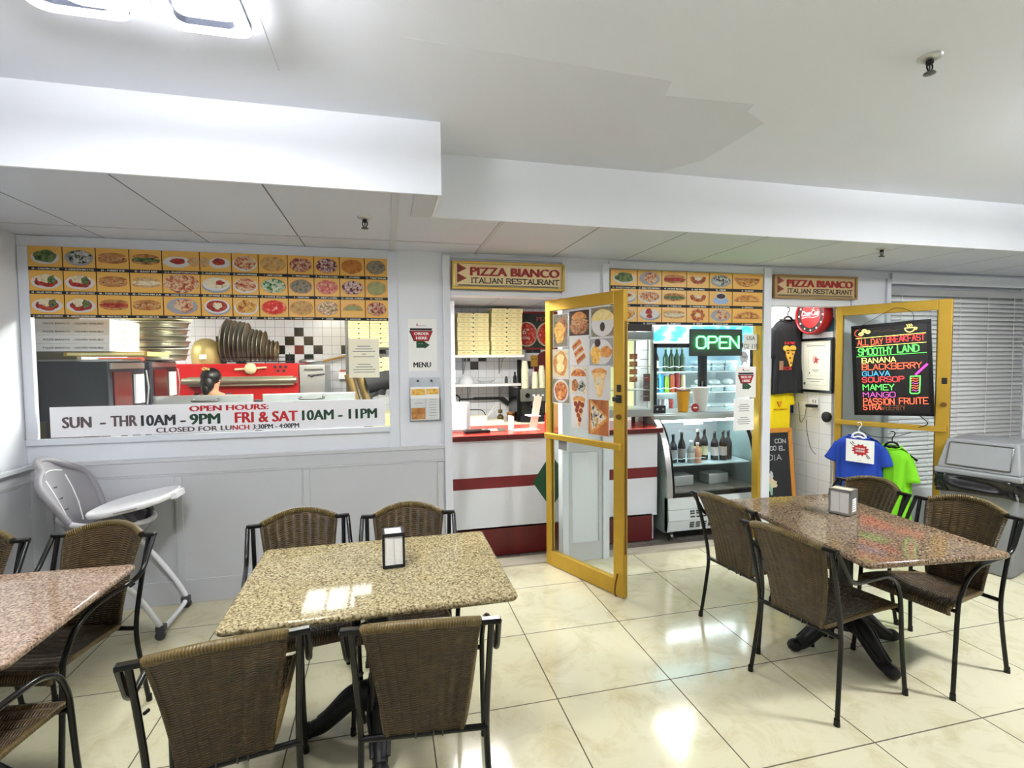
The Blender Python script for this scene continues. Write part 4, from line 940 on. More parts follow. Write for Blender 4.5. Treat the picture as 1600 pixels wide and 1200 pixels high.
print_(.456, .668, 1.365, 1.601, 'print of a cheese pizza slice on the glass door, right', multi(poly('crust', [(-.36, .34), (-.2, .42), (.1, .45), (.34, .36), (.32, .24), (-.32, .24)], 1), poly('slice_cheese', [(-.32, .30), (.31, .30), (.10, -.42), (-.06, -.44)], 2), dd('cream', 0, .05, .16, .14, 4, .2)), 'plate')
print_(.274, .444, 1.130, 1.392, 'print of a pepperoni pizza slice on the glass door, bottom middle', multi(poly('crust', [(-.38, .38), (-.2, .44), (.2, .44), (.38, .38), (.34, .26), (-.34, .26)], 1), poly('slice_cheese', [(-.34, .32), (.34, .32), (.06, -.42), (-.04, -.42)], 2), *[dd('pepperoni', x, z, .11, .075, 4, .05) for x, z in ((-.2, .22), (.05, .24), (.22, .2), (-.13, .04), (.12, .03), (-.04, -.1), (.05, -.22), (-.08, .14))]), 'plate', 1)
print_(.452, .657, 1.102, 1.366, 'print of an olive pizza slice on a board on the glass door, bottom right', multi(poly('crust', [(-.4, .46), (-.3, .44), (.42, .04), (.44, -.06), (-.36, -.48), (-.42, -.42)], 1), poly('olive_slice', [(-.34, .38), (.36, .0), (-.34, -.38)], 2)), 'wood', 1)
o = MB().box(-.045, .045, -.002, .002, -.035, .035).build('glass_sticker', mat('sticker_grey', (120, 122, 122), .5), None, on_door(H1, a1, .18, .006, .985), a1); tag(o, 'small grey square stuck on the door glass under the push bar', 'sticker')

# ---------- neon marker board on door 2
H2 = (3.90, .40)
loc = on_door(H2, a2, .192, .050, 1.135)
t = thing('neon_board', 'black framed marker board with ALL DAY BREAKFAST and smoothie names in neon ink', 'board', loc, a2)
W, H = .565, .80
sh = Matrix(((1, 0, -.055, .0), (0, 1, 0, 0), (.075, 0, 1, -.004), (0, 0, 0, 1)))
sh = Matrix.Rotation(math.radians(3.2), 4, 'Y').inverted() if False else Matrix.Translation((-.02, 0, -.005)) @ Matrix.Rotation(math.radians(-3.), 4, 'Y')
MB().box(0.02, W-.02, -.008, .008, .02, H-.02, 0, sh).build('panel', mat('board_black', (26, 22, 20), .25), t)
mb = MB(); f = .026
for a, b, c, d in ((0, W, 0, f), (0, W, H-f, H), (0, f, f, H-f), (W-f, W, f, H-f)): mb.box(a, b, -.014, .014, c, d, 0, sh)
mb.build('frame', m_blk, t, bevel=.003)
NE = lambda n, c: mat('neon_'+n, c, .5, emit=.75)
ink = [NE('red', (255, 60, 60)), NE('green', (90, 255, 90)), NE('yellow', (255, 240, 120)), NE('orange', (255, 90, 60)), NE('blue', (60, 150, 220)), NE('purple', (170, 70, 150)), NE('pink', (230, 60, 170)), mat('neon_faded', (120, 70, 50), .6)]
mb = MB(); y = -.008
def ln(s, x, z, h, w_, m, r=.0045): mb.stroke(s, x, z, h, w_, y, r*.62, m, .001, .12, seed=len(s)*7+m)
ln('ALL DAY', .045, .622, .050, .19, 3); ln('BREAKFAST', .26, .632, .050, .262, 0)
for z in (.685, .607): mb.line([(.035, z), (.53, z+.006)], y, .002, 2)
ln('SMOOTHY', .05, .536, .056, .25, 1, .006); ln('LAND', .335, .542, .056, .145, 1, .006); mb.line([(.035, .522), (.53, .528)], y, .002, 1)
ln('BANANA', .075, .463, .043, .245, 2); ln('BLACKBERRY', .075, .402, .048, .42, 3, .005); ln('GUAVA', .075, .348, .040, .20, 4); ln('SOURSOP', .072, .293, .043, .30, 0); ln('MAMEY', .075, .222, .048, .225, 1)
ln('MANGO', .073, .160, .043, .235, 5); ln('PASSION', .073, .098, .050, .225, 3, .005); ln('FRUITE', .335, .103, .050, .19, 3, .005); ln('STRA', .072, .05, .042, .13, 3, .005); ln('WBERRY', .205, .05, .04, .17, 7)
# plate of pastries, squiggle, coffee cup, striped drink
mb.line([(.075+.05*math.cos(a), .73+.034*math.sin(a)) for a in [2.0+i*.35 for i in range(9)]], y, .002, 3)
for cx, cz in ((.075, .722), (.10, .748), (.127, .736)): mb.line([(cx+.014*math.cos(a), cz+.010*math.sin(a)) for a in [i*.7 for i in range(10)]], y, .005, 2)
mb.line([(.17+i*.012, .735+.007*math.sin(i*.9)) for i in range(15)], y, .0018, 7)
mb.line([(.425+.034*math.cos(a), .742+.036*math.sin(a)) for a in [PI+i*PI/8 for i in range(9)]]+[(.391, .742)], y, .0035, 2); mb.line([(.458, .742), (.473, .738), (.47, .726), (.455, .722)], y, .003, 2)
for k in range(3): mb.line([(.408+k*.015+.004*math.sin(i*1.6), .752+i*.007) for i in range(5)], y, .003, 2)
mb.line([(.418, .335), (.41, .20), (.42, .19), (.462, .19), (.474, .20), (.482, .335), (.418, .335)], y, .004, 1)
for k in range(6): mb.line([(.424+i*.009, .215+k*.02+.005*math.sin(i*1.5)) for i in range(6)], y, .003, 3 if k % 3 else 5)
mb.line([(.455, .35), (.53, .43)], y, .008, 6)
o = MB(); o.v, o.f, o.m, o.s = [tuple(sh @ Vector(p)) for p in mb.v], mb.f, mb.m, mb.s; o.build('lettering', ink, t)
mb = MB(); mb.tube(catmull([tuple(sh @ Vector((.07, -.012, H-.01))), (.18, -.006, .89), (.27, .012, .935), (.38, -.006, .885), tuple(sh @ Vector((.45, -.012, H-.01)))], 4), .0022, 5); mb.build('hanging_cord', m_blkm, t)
MB().tube(catmull([tuple(sh @ Vector((.47, 0, .0))), (.50, -.002, -.03), (.48, -.004, -.06), (.44, .0, -.075)], 4), .004, 6).build('power_cable', m_blkm, t)

# ================================================================ shirts
def shirt(name, label, loc, rz, w, h, m_s, dep=.05, lean=0., sl=.2, sang=.42, hem=1.0, group=None, long_=0.):
    t = thing(name, label, 'shirt', loc, rz, group)
    def body(u, v):
        a = u*2*PI; c, s_ = math.cos(a), math.sin(a); z = -h*v
        if v < .12: q = v/.12; hw = .085+(w/2-.085)*q**.55; dp = .018+.02*q
        else: q = (v-.12)/.88; hw = w/2*(1+(hem-1)*q); dp = .038+dep*.4*q
        f = v*(.010*math.sin(a*9+v*5)+.007*math.sin(a*17+1+v*3)+.006*math.sin(a*5-v*4))
        return (hw*abs(c)**.7*(1 if c > 0 else -1)+f*.5, (dp*abs(s_)**.8)*(1 if s_ > 0 else -1)+f, z-.012*math.cos(a*2)*v*.6-(.0 if v > .1 else (1-v/.1)*.02*(s_ < 0)))
    mb = MB(); mb.grid(body, 64, 26); mb.build('body', m_s, t, solid=.003)
    for s in (-1, 1):
        def slv(u, v, s=s):
            a = u*2*PI; r = .062+.032*v; L = sl*v
            cx = s*(w/2-.05+L*math.sin(sang)+.01*v); cz = -.085-L*math.cos(sang)*1.0
            p = (cx+s*r*math.cos(a)*math.cos(sang)*1.0, .030*math.sin(a)+.006*math.sin(a*4+v*3), cz+r*math.cos(a)*math.sin(sang))
            return p
        MB().grid(slv, 28, 8).build('sleeve', m_s, t, solid=.003)
    mb = MB(); mb.tube([(.088*math.cos(a), .022*math.sin(a)*1.0, .004-.03*(math.sin(a) < 0)*abs(math.sin(a))) for a in [2*PI*i/24 for i in range(24)]], .007, 6, 0, True); mb.build('collar', m_s, t)
    return t
def hanger(loc, rz, label, m, w=.38):
    t = thing('clothes_hanger', label, 'hanger', loc, rz)
    mb = MB(); mb.tube(catmull([(-w/2, 0, -.085), (-w*.25, 0, -.03), (-.03, 0, 0), (0, 0, .008), (.03, 0, 0), (w*.25, 0, -.03), (w/2, 0, -.085)], 5), .007, 6, flat=1.5)
    mb.tube(catmull([(-.065, 0, -.02), (-.04, 0, .03), (0, 0, .045), (.04, 0, .03), (.065, 0, -.02)], 4), .008, 6, flat=1.2)
    mb.build('yoke', m, t)
    MB().tube(catmull([(0, 0, .045), (0, 0, .085), (.012, 0, .10), (.02, 0, .12), (.008, 0, .138), (-.014, 0, .132)], 5), .0045, 6).build('hook', m, t)
    return t
m_blue = mat('cotton_blue', (24, 64, 168), .85, bump=.1, bs=400); m_lime = mat('cotton_lime', (122, 208, 24), .85, bump=.1, bs=400); m_bk = mat('cotton_black', (30, 31, 34), .9); m_yl = mat('cotton_yellow', (252, 226, 20), .85, emit=0); m_navy = mat('cotton_navy', (36, 42, 100), .9)
dir2 = (math.cos(a2), math.sin(a2))
l = on_door(H2, a2, .22, .095, .945); shirt('t_shirt', 'blue t-shirt on a white hanger below the neon board', l, a2-.1, .37, .58, m_blue, sl=.17, sang=.3)
hanger((l[0], l[1], l[2]-.012), a2-.1, 'white plastic hanger carrying the blue shirt on the door bar', m_white)
l2 = on_door(H2, a2, .46, .075, .885); shirt('t_shirt', 'lime green t-shirt on a black hanger beside the blue shirt', l2, a2-.5, .33, .62, m_lime, sl=.20, sang=.18)
hanger((l2[0], l2[1], l2[2]-.012), a2-.25, 'black hanger carrying the lime green shirt', m_blk)
# paper pinned to the blue shirt
mb = MB(); mb.box(-.11, .11, -.0012, 0, -.20, .0); mb.prism([(.004+(.062 if i % 2 else .046)*1.15*math.cos(i*PI/12), -.09+(.062 if i % 2 else .046)*.9*math.sin(i*PI/12)) for i in range(24)], -.002, -.0012, 1)
mb.text('YOUR BEST', .004, -.086, .015, -.002, .075, 0, 'c', .001, .03); mb.text('SOUVENIR', .004, -.108, .015, -.002, .07, 0, 'c', .001, .03)
for a, b in (((-.075, -.03), (-.05, -.055)), ((.055, -.125), (.08, -.155)), ((.05, -.135), (.068, -.16)), ((-.06, -.022), (-.045, -.04))): mb.line([a, b], -.0012, .003, 2)
mb.text('pizza bianco', .0, -.185, .006, -.0012, .03, 3, 'c')
o = mb.build('souvenir_sign', [m_paper, m_red, m_ink, m_inkg], None, (l[0]+.028*math.cos(a2)+.075*math.sin(a2), l[1]+.028*math.sin(a2)-.075*math.cos(a2), l[2]-.02), a2-.1); tag(o, 'white paper with red starburst reading YOUR BEST SOUVENIR on the blue shirt', 'sign')
tag(MB().tube(catmull([(0, 0, 0), (.06, -.02, -.06), (.16, -.01, -.11), (.3, 0, -.10), (.42, .02, -.05)], 6), .003, 6).build('cable', m_blkm, None, on_door(H2, a2, .16, .04, 1.06), a2), 'thin black cable looped under the door bar', 'cable')
# ================================================================ order counter
m_crim = mat('laminate_crimson', (112, 24, 32), .4); m_redtop = mat('counter_red', (186, 58, 46), .22); m_cw = mat('counter_white', (218, 222, 230), .4)
t = thing('order_counter', 'white order counter with red top, red stripe, green diamonds and crimson base', 'counter', (.33, .66, 0))
MB().box(0, 1.88, 0, .55, .23, .985).box(.04, 1.86, .03, .52, .0, .23).build('body', m_cw, t)
mb = MB(); mb.box(0, 1.88, -.003, .0, .578, .672); mb.build('stripe', m_crim, t)
MB().box(0, 1.83, .0, .028, .0, .245).build('kick_panel', mat('kick_crimson', (92, 18, 20), .4), t)
mb = MB(); mb.prism([(.70, .605), (.865, .845), (1.03, .605), (.865, .365)], -.005, -.003); mb.build('diamond', m_green, t)
MB().box(-.02, 1.92, -.03, .6, .985, 1.03).build('countertop', [m_redtop], t, bevel=.004)
MB().box(-.02, 1.92, -.034, -.030, .985, 1.026).build('edge_band', mat('edge_maroon', (84, 14, 20), .4), t)
CT = 1.03
# ---------- on the counter
t = thing('card_terminal', 'light grey payment terminal with a tilted screen at the left of the red counter', 'terminal', (.45, 1.0, CT), -.2)
MB().prism([(-.13, 0), (.06, 0), (.0, .25), (-.05, .26)], -.12, .10, 0, None, 'yz').build('body', mat('terminal_grey', (176, 180, 182), .4), t, bevel=.006)
M = Matrix.Translation((-.01, -.095, .115)) @ Matrix.Rotation(math.radians(-18), 4, 'X')
MB().box(-.10, .085, -.006, .004, -.10, .11, 0, M).build('screen', mat('screen_pale', (222, 226, 224), .3), t)
o = MB().box(-.11, .11, -.035, .035, 0, .026).box(-.10, .04, -.026, .026, .026, .034).build('telephone', m_blkm, None, (.575, .79, CT), .12, bevel=.006); tag(o, 'low black handset device in front of the payment terminal', 'phone')
o = MB().box(-.14, .14, -.10, .10, 0, .004).box(-.10, .06, -.07, .05, .004, .006, 1).build('clipboard', [mat('pad_dark', (60, 54, 44), .7), m_buff], None, (.72, .93, CT), -.1); tag(o, 'dark pad with cream papers lying on the red counter', 'notepad')
t = thing('acrylic_stand', 'clear acrylic stand with a leaning white card on the red counter', 'stand', (1.02, .86, CT), .1)
mb = MB(); mb.box(-.13, .13, -.06, .08, 0, .004); mb.box(-.13, -.126, -.06, .08, 0, .13); mb.box(.126, .13, -.06, .08, 0, .13); mb.box(-.13, .13, -.06, .08, .126, .13); mb.build('box', mat('acrylic', (226, 226, 206), .2), t) if False else MB().box(-.13, .13, -.06, .08, 0, .004).box(-.13, -.122, -.06, .08, 0, .13).box(.03, .13, -.06, .08, .12, .128).build('box', m_white, t)
M = Matrix.Translation((.10, .0, .13)) @ Matrix.Rotation(.18, 4, 'Y')
MB().box(-.035, .035, -.003, .003, -.12, .17, 0, M).build('card', m_buff, t)
o = MB().lathe([(.028, 0), (.03, .02), (.03, .12), (.02, .15), (.012, .16), (.008, .2)], n=16).build('sauce_bottle', mat('ketchup', (206, 28, 22), .25), None, (1.235, .86, CT)); tag(o, 'red sauce bottle on the counter behind the door glass', 'bottle')
o = MB().box(-.05, .05, -.05, .05, 0, .22).build('carton', mat('carton_tan', (214, 176, 110), .6), None, (1.32, .98, CT), .2, bevel=.004); tag(o, 'tan carton beside the red sauce bottle', 'carton')
# glass warmer cabinet on its stand
t = thing('food_warmer', 'tall steel framed glass warmer cabinet at the right end of the red counter', 'warmer', (1.93, .95, CT), 0)
mb = MB()
for x in (-.30, .30):
    for y in (-.17, .17): mb.box(x-.022 if x > 0 else x, x if x > 0 else x+.022, y-.015, y+.015, .13, .92)
mb.box(-.30, .30, -.18, .18, .09, .16); mb.box(-.30, .30, -.18, .18, .80, .87); mb.build('frame', m_steel, t, bevel=.003)
mb = MB()
for x in (-.2, .25):
    for y in (-.12, .12): mb.box(x-.014, x+.014, y-.014, y+.014, 0, .09)
mb.build('stand', m_blkm, t)
MB().box(-.28, .28, .165, .17, .16, .80).build('back_panel', mat('warm_panel', (236, 232, 180), .5, emit=.35), t)
MB().box(-.28, .28, -.172, -.168, .16, .80).build('glass', m_glass, t)
for k in range(2): MB().box(-.28, .28, -.15, .15, .33+.22*k, .336+.22*k).build('rack', m_steel, t)
MB().box(-.30, .285, -.184, -.17, .875, 1.04).build('header_sign', mat('warmer_header', (58, 44, 42), .4), t)
mb = MB()
for k in range(6): mb.box(.17, .25, -.1765, -.1755, .70-.085*k, .706-.085*k, 0)
for k in range(4): mb.box(.06, .14, -.1765, -.1755, .62-.07*k, .67-.07*k, 1)
mb.build('glass_prints', [m_inkg, FD['burger']], t)

# ================================================================ back wall of the order area
def shelf(name, label, x0, x1, z, y0, brackets):
    t = thing(name, label, 'shelf', (x0, y0, z)); W = x1-x0
    MB().box(0, W, 0, 3.448-y0, -.035, 0).build('board', m_white, t, bevel=.003)
    for b in brackets:
        MB().tube([(b, 3.44-y0, -.26), (b, 3.44-y0, -.04), (b, .08, -.036)], .009, 6).tube([(b, 3.44-y0, -.24), (b, .12, -.04)], .007, 6).build('bracket', m_steel, t)
shelf('wall_shelf', 'white wall shelf carrying the two stacks of pizza boxes', .655, 1.60, 1.725, 3.0, (.2, .7))
shelf('wall_shelf', 'lower white wall shelf over the hanging black shovel', .655, 1.58, 1.345, 3.1, (.26, .70))
m_box = mat('pizza_box', (246, 236, 178), .7, var=.04, vs=6); m_boxp = mat('box_print', (222, 206, 140), .7)
def pbox(w_, d, h):
    mb = MB(); mb.box(-w_/2, w_/2, 0, d, 0, h*.93, 0); mb.box(-w_/2+.004, w_/2-.004, -.004, .0, .004, h*.9, 0)
    mb.prism([(-.014, h*.97), (.014, h*.97), (0, h*.66)], -.0065, -.004, 2)
    for a in (-.62, -.3, .2, .72): mb.box(a*w_/2-.022, a*w_/2+.022, -.0055, -.004, h*.36, h*.62, 1)
    mb.box(-w_/2-.001, w_/2+.001, -.002, d, h*.90, h*.95, 0)
    return mb
proto = {}
def pizza_box(key, loc, rz, label, group, w_=.41, d=.40, h=.06):
    if key not in proto: o = proto[key] = pbox(w_, d, h).build('pizza_box', [m_box, m_boxp, m_ink])
    else: o = proto[key].copy(); COL.objects.link(o)
    o.location = loc; o.rotation_euler = (0, 0, rz); return tag(o, label, 'pizza box', group)
for i in range(9): pizza_box('m', (.935+random.uniform(-.006, .006), 3.04, 1.726+.06*i), random.uniform(-.02, .02), '%s cream pizza box of the left stack on the upper white shelf' % ORD[i], 'pizza boxes on the upper shelf')
for i in range(10): pizza_box('m', (1.372+.004*max(0, i-5)+random.uniform(-.004, .004), 3.04, 1.726+.0605*i), random.uniform(-.02, .02), '%s cream pizza box of the right stack on the upper white shelf' % ORD[i], 'pizza boxes on the upper shelf')
# things on the lower shelf
def small(name, label, cat, mb, mats, loc, rz=0, bevel=0): return tag(mb.build(name, mats, None, loc, rz, bevel=bevel), label, cat)
m_clear = mat('cloudy_plastic', (226, 230, 234), .25)
small('plastic_bowl', 'cloudy plastic bowl upside down on the lower white shelf', 'bowl', MB().lathe([(.11, 0), (.10, .05), (.06, .10), (.001, .105)], n=20), m_clear, (.86, 3.2, 1.346))
small('plastic_tray', 'low cloudy plastic tray on the lower white shelf', 'tray', MB().lathe([(.06, 0), (.13, .05), (.135, .052), (.06, .008)], n=20), m_clear, (1.12, 3.2, 1.346))
small('spice_jar', 'small dark spice jar on the lower white shelf', 'jar', MB().lathe([(.022, 0), (.022, .06), (.016, .07), (.016, .09), (.001, .09)], n=12), mat('jar_dark', (60, 60, 60), .3), (1.40, 3.2, 1.346))
small('spice_jar', 'tall black bottle at the end of the lower white shelf', 'jar', MB().lathe([(.026, 0), (.026, .08), (.012, .11), (.012, .15), (.001, .15)], n=12), m_blkm, (1.52, 3.2, 1.346))
t = thing('pizza_shovel', 'black long handled shovel hung under the lower white shelf', 'shovel', (.68, 3.38, 1.13))
mb = MB(); mb.tube([(.12, 0, 0), (.32, 0, .0)], .012, 8); mb.tube([(.30, 0, .004), (.66, 0, .004)], .02, 8); mb.build('handle', m_blkm, t)
MB().prism([(.66, .02), (.72, .02), (.82, -.06), (.78, -.11), (.66, -.02)], -.006, .006).build('blade', m_blkm, t)
MB().tube([(.06+.055*math.cos(a), 0, .055*math.sin(a)) for a in [2*PI*i/18 for i in range(18)]], .011, 6, 0, True).build('loop', m_blkm, t)
# poster with 16 inch pizzas
t = thing('pizza_poster', 'dark poster with round pizza pictures on the back wall of the order area', 'poster', (1.64, 3.44, 1.80))
MB().box(0, .86, -.006, 0, 0, .53).build('panel', mat('poster_dark', (44, 50, 46), .5), t)
mb = MB()
for a, b, c, d in ((0, .86, 0, .025), (0, .86, .505, .53), (0, .02, .025, .505), (.84, .86, .025, .505)): mb.box(a, b, -.02, 0, c, d)
mb.build('frame', mat('poster_red', (150, 34, 32), .4), t)
mb = MB()
for cx in (.115, .42): mb.disc(cx, .215, .155 if cx < .2 else .165, .175, -.007, 0, 32, .0, .001); mb.disc(cx, .215, .138, .155, -.008, 1, 32, .02, .001)
mb.build('pizza_pictures', [FD['cream'], FD['pz_bbq']], t)
MB().text('PIZZAS', .26, .40, .06, -.007, .34, 0, 'l', .002, .02).text('16"', .08, .215, .075, -.0095, .13, 1, 'c', .002, .03).box(.05, .16, -.0110, -.0095, .15, .158, 1).box(.06, .15, -.0110, -.0095, .17, .178, 1).build('lettering', [mat('poster_pink', (190, 90, 84), .5), m_buff], t)
# dark tall rack edge, red arched board and switch box
small('wall_board', 'dark red arched board on the back wall under the pizza poster', 'board', MB().prism([(0, 0), (.36, 0), (.36, .30)]+[(.18+.18*math.cos(a), .30+.2*math.sin(a)) for a in [PI*i/12 for i in range(13)]]+[(0, .3)], -.01, 0), mat('maroon', (110, 24, 30), .4), (1.86, 3.44, 1.28))
small('broom_rack', 'narrow black rail standing at the end of the white shelves', 'rail', MB().box(0, .05, 0, .05, 0, .80).box(.0, .03, -.03, 0, .3, .36), m_blkm, (1.59, 3.3, .86))
small('wall_box', 'grey switch box on the back wall beside the arched board', 'switch box', MB().box(0, .16, -.08, 0, 0, .26), mat('grey_box', (150, 154, 156), .5), (2.04, 3.44, 1.35), 0, .004)
small('wall_ornament', 'small wooden face ornament on the checked wall tiles', 'ornament', MB().box(-.05, .05, -.02, 0, 0, .16).box(-.03, -.015, -.024, -.02, .1, .115, 1).box(.015, .03, -.024, -.02, .1, .115, 1), [mat('ornament_wood', (196, 150, 50), .5), m_blkm], (1.86, 3.44, 1.56), 0, .003)
# back worktop and the coffee machine
t = thing('back_worktop', 'low white worktop along the back wall behind the counter', 'worktop', (.66, 2.78, 0))
MB().box(0, 2.1, 0, .66, .82, .86).build('top', m_buff, t, bevel=.004); MB().box(0, 2.1, .04, .64, 0, .82).build('body', m_cw, t)
WZ = .861
t = thing('espresso_machine', 'black and steel espresso machine with cups stacked on top', 'coffee machine', (1.85, 3.05, WZ))
MB().box(-.36, .36, -.05, .26, 0, .42).build('body', m_dsteel, t, bevel=.01)
MB().box(-.36, .36, -.26, -.05, .26, .42).build('head', mat('machine_grey', (120, 122, 112), .35, .5), t, bevel=.01)
MB().box(-.36, .36, -.28, -.05, 0, .08).build('drip_tray', m_blkm, t, bevel=.006)
for x in (-.40, .34): MB().box(x, x+.06, -.24, .24, 0, .44).build('side_panel', m_blk, t, bevel=.01)
for x in (-.16, .16):
    MB().cyl((x, -.18, .26), (x, -.18, .20), .04, .04, 14).build('group_head', m_steel, t)
    mb = MB(); mb.cyl((x, -.18, .2), (x, -.18, .17), .036, .036, 14); mb.tube([(x, -.2, .185), (x+.05, -.33, .15)], .013, 8); mb.build('portafilter', m_blk, t)
mb = MB()
for k in range(7): mb.box(-.2+.06*k, -.17+.06*k, -.264, -.26, .33, .35)
mb.build('buttons', m_white, t)
MB().cyl((-.27, -.26, .34), (-.27, -.28, .34), .03, .03, 14).build('steam_knob', m_blk, t)
m_cup = mat('paper_cup', (240, 238, 206), .5)
def cups(loc, n, s, label):
    mb = MB()
    for k in range(n): z = .022*k*s; mb.lathe([(.030*s, z), (.043*s, z+.10*s), (.046*s, z+.104*s), (.043*s, z+.108*s), (.03*s, z+.03*s)], n=14)
    M = Matrix.Rotation(PI, 4, 'X'); H = .022*(n-1)*s+.108*s
    o = MB(); o.v = [(x, -y, H-z) for x, y, z in mb.v]; o.f = mb.f; o.m = mb.m; o.s = mb.s
    return tag(o.build('cup_stack', m_cup, None, loc), label, 'cups', 'paper cup stacks on the espresso machine')
for k, (x, y, n, s, lab) in enumerate(((1.60, 2.98, 11, 1.1, 'tallest stack of paper cups at the left on the espresso machine'), (1.73, 2.95, 6, 1., 'short stack of paper cups second from the left on the espresso machine'), (1.83, 2.98, 9, 1.05, 'tall stack of paper cups in the middle of the espresso machine'), (1.95, 3.0, 7, .9, 'stack of paper cups right of the middle on the espresso machine'), (2.04, 2.95, 4, .75, 'small stack of paper cups near the right of the espresso machine'), (2.13, 2.96, 3, .7, 'smallest stack of paper cups at the right on the espresso machine'))):
    cups((x, y, WZ+.421), n, s, lab)
small('copper_jar', 'copper coloured jar left of the espresso machine', 'jar', MB().lathe([(.05, 0), (.05, .10), (.054, .10), (.054, .115), (.001, .118)], n=18), mat('copper', (176, 116, 56), .3, .6), (1.40, 2.96, WZ))
small('coffee_grinder', 'small brass grinder with wheels beside the copper jar', 'grinder', MB().ball((0, 0, .05), .045, 12).ball((0, 0, .13), .03, 12).cyl((0, 0, .05), (0, 0, .24), .006, None, 8), mat('brass_dark', (96, 76, 44), .35, .7), (1.26, 2.96, WZ))
small('bread_basket', 'wire basket with cream cloth behind the payment terminal', 'basket', MB().box(-.16, .16, -.1, .1, 0, .09).tube(catmull([(-.16, 0, .09), (-.1, 0, .16), (.1, 0, .16), (.16, 0, .09)], 5), .006, 6, 1), [m_buff, m_blkm], (.90, 2.92, WZ), 0, 0)
small('food_tongs', 'steel tongs leaning on the back worktop', 'tongs', MB().tube([(0, 0, .0), (.18, .03, .20)], .006, 6).tube([(0, 0, .0), (.22, .03, .19)], .006, 6), m_steel, (1.02, 2.95, WZ+.006))
small('paper_tray', 'low cream tray of slips on the back worktop', 'tray', MB().box(-.12, .12, -.08, .08, 0, .03), m_buff, (1.15, 2.90, WZ), .1, .004)

# ================================================================ drinks fridge
FX, FY, FWd = 2.658, 1.55, 1.294
t = thing('drinks_fridge', 'upright two door drinks fridge with a lit blue header', 'fridge', (FX, FY, 0))
MB().box(0, FWd, .70, .75, .1, 2.05).box(0, .02, .02, .75, .1, 2.05).box(FWd-.02, FWd, .02, .75, .1, 2.05).box(0, FWd, .02, .75, .06, .16).box(0, FWd, .04, .75, 2.01, 2.05).build('cabinet', mat('fridge_white', (232, 236, 238), .4), t)
m_hdr = speckle('fridge_header', [(.05, (20, 150, 220)), (.45, (60, 190, 240)), (.62, (120, 220, 250)), (.85, (235, 250, 255))], 14, .3, vor=False, emit=1.1)
MB().box(.03, FWd-.03, .0, .04, 1.84, 2.013).build('header', m_hdr, t)
MB().box(.0, FWd, .0, .04, 1.822, 1.842).build('header_trim', m_white, t)
MB().box(.02, FWd-.02, .69, .695, .16, 1.822).build('liner', mat('fridge_liner', (214, 222, 224), .5), t)
m_flamp = mat('fridge_lamp', (235, 250, 255), .5, emit=LAMP['fridge']*3)
for x in (.035, .62, FWd-.05): MB().box(x, x+.02, .06, .075, .2, 1.79).build('light_strip', m_flamp, t)
for x0, x1 in ((.0, .62), (.62, FWd)):
    d_ = MB(); f = .045
    for a, b, c, e in ((x0, x1, 1.775, 1.822), (x0, x1, .16, .2), (x0, x0+f, .16, 1.822), (x1-f, x1, .16, 1.822)): d_.box(a, b, -.01, .035, c, e)
    dr = d_.build('door', m_blk, t, bevel=.003)
    MB().box(x0+f, x1-f, .008, .012, .2, 1.775).build('glass', m_glass, dr)
    MB().box(x0+.02 if x0 else x1-.03, x0+.03 if x0 else x1-.02, -.04, -.01, .9, 1.4).build('handle', m_dsteel, dr, bevel=.003)
    for z in (.67, 1.029, 1.268, 1.507): 
        mb = MB(); mb.box(x0+.03, x1-.03, .07, .68, z-.012, z); mb.tube([(x0+.05+i*.04, .075, z+.055+.008*math.sin(i*2.2)) for i in range(15)], .005, 5); mb.build('shelf', mat('fridge_shelf', (235, 240, 242), .4), t)
def bottle(loc, h, r, col, cap, label, group, lab=None):
    t = thing('bottle', label, 'bottle', loc, 0, group)
    MB().lathe([(r*.9, 0), (r, .01), (r, h*.55), (r*.8, h*.66), (r*.38, h*.78), (r*.36, h*.93)], n=12).build('body', mat('drink_%d_%d_%d' % col, col, .15), t)
    MB().lathe([(r*.42, h*.92), (r*.42, h), (.001, h)], n=10).build('cap', mat('cap_%d_%d_%d' % cap, cap, .4), t)
    if lab: MB().lathe([(r*1.02, h*.16), (r*1.02, h*.46)], n=12).build('paper_label', mat('lab_%d_%d_%d' % lab, lab, .6), t)
    return t
def can(loc, h, r, col, label, group):
    t = thing('drink_can', label, 'can', loc, 0, group)
    MB().lathe([(r*.8, 0), (r, h*.06), (r, h*.9), (r*.82, h*.97)], n=12).build('body', mat('can_%d_%d_%d' % col, col, .3, .3), t); MB().lathe([(r*.82, h*.965), (r*.8, h), (.001, h*.985)], n=12).build('lid', m_steel, t)
WH = ['leftmost', 'second from the left', 'third from the left', 'fourth from the left', 'fifth from the left', 'sixth from the left', 'seventh from the left']
for i, (x, col) in enumerate(((.09, (120, 60, 30)), (.17, (60, 40, 30)), (.31, (40, 70, 40)), (.39, (60, 80, 50)), (.47, (50, 80, 50)), (.55, (70, 90, 70)))):
    bottle((FX+x*.88, FY+.20, 1.508), .27, .033, col, (200, 180, 120), 'glass bottle %s on the top shelf behind the left fridge door' % WH[i], 'bottles in the left of the fridge', (210, 196, 170) if i < 2 else None)
for i, (x, col, h) in enumerate(((.09, (226, 230, 190), .2), (.155, (70, 80, 70), .17), (.23, (60, 160, 230), .22), (.31, (150, 190, 60), .19), (.385, (190, 90, 50), .21), (.46, (150, 40, 40), .23), (.54, (206, 190, 150), .2))):
    can((FX+x*.88, FY+.18, 1.269), h, .032, col, 'drink can %s on the middle shelf behind the left fridge door' % WH[i], 'cans in the left of the fridge')
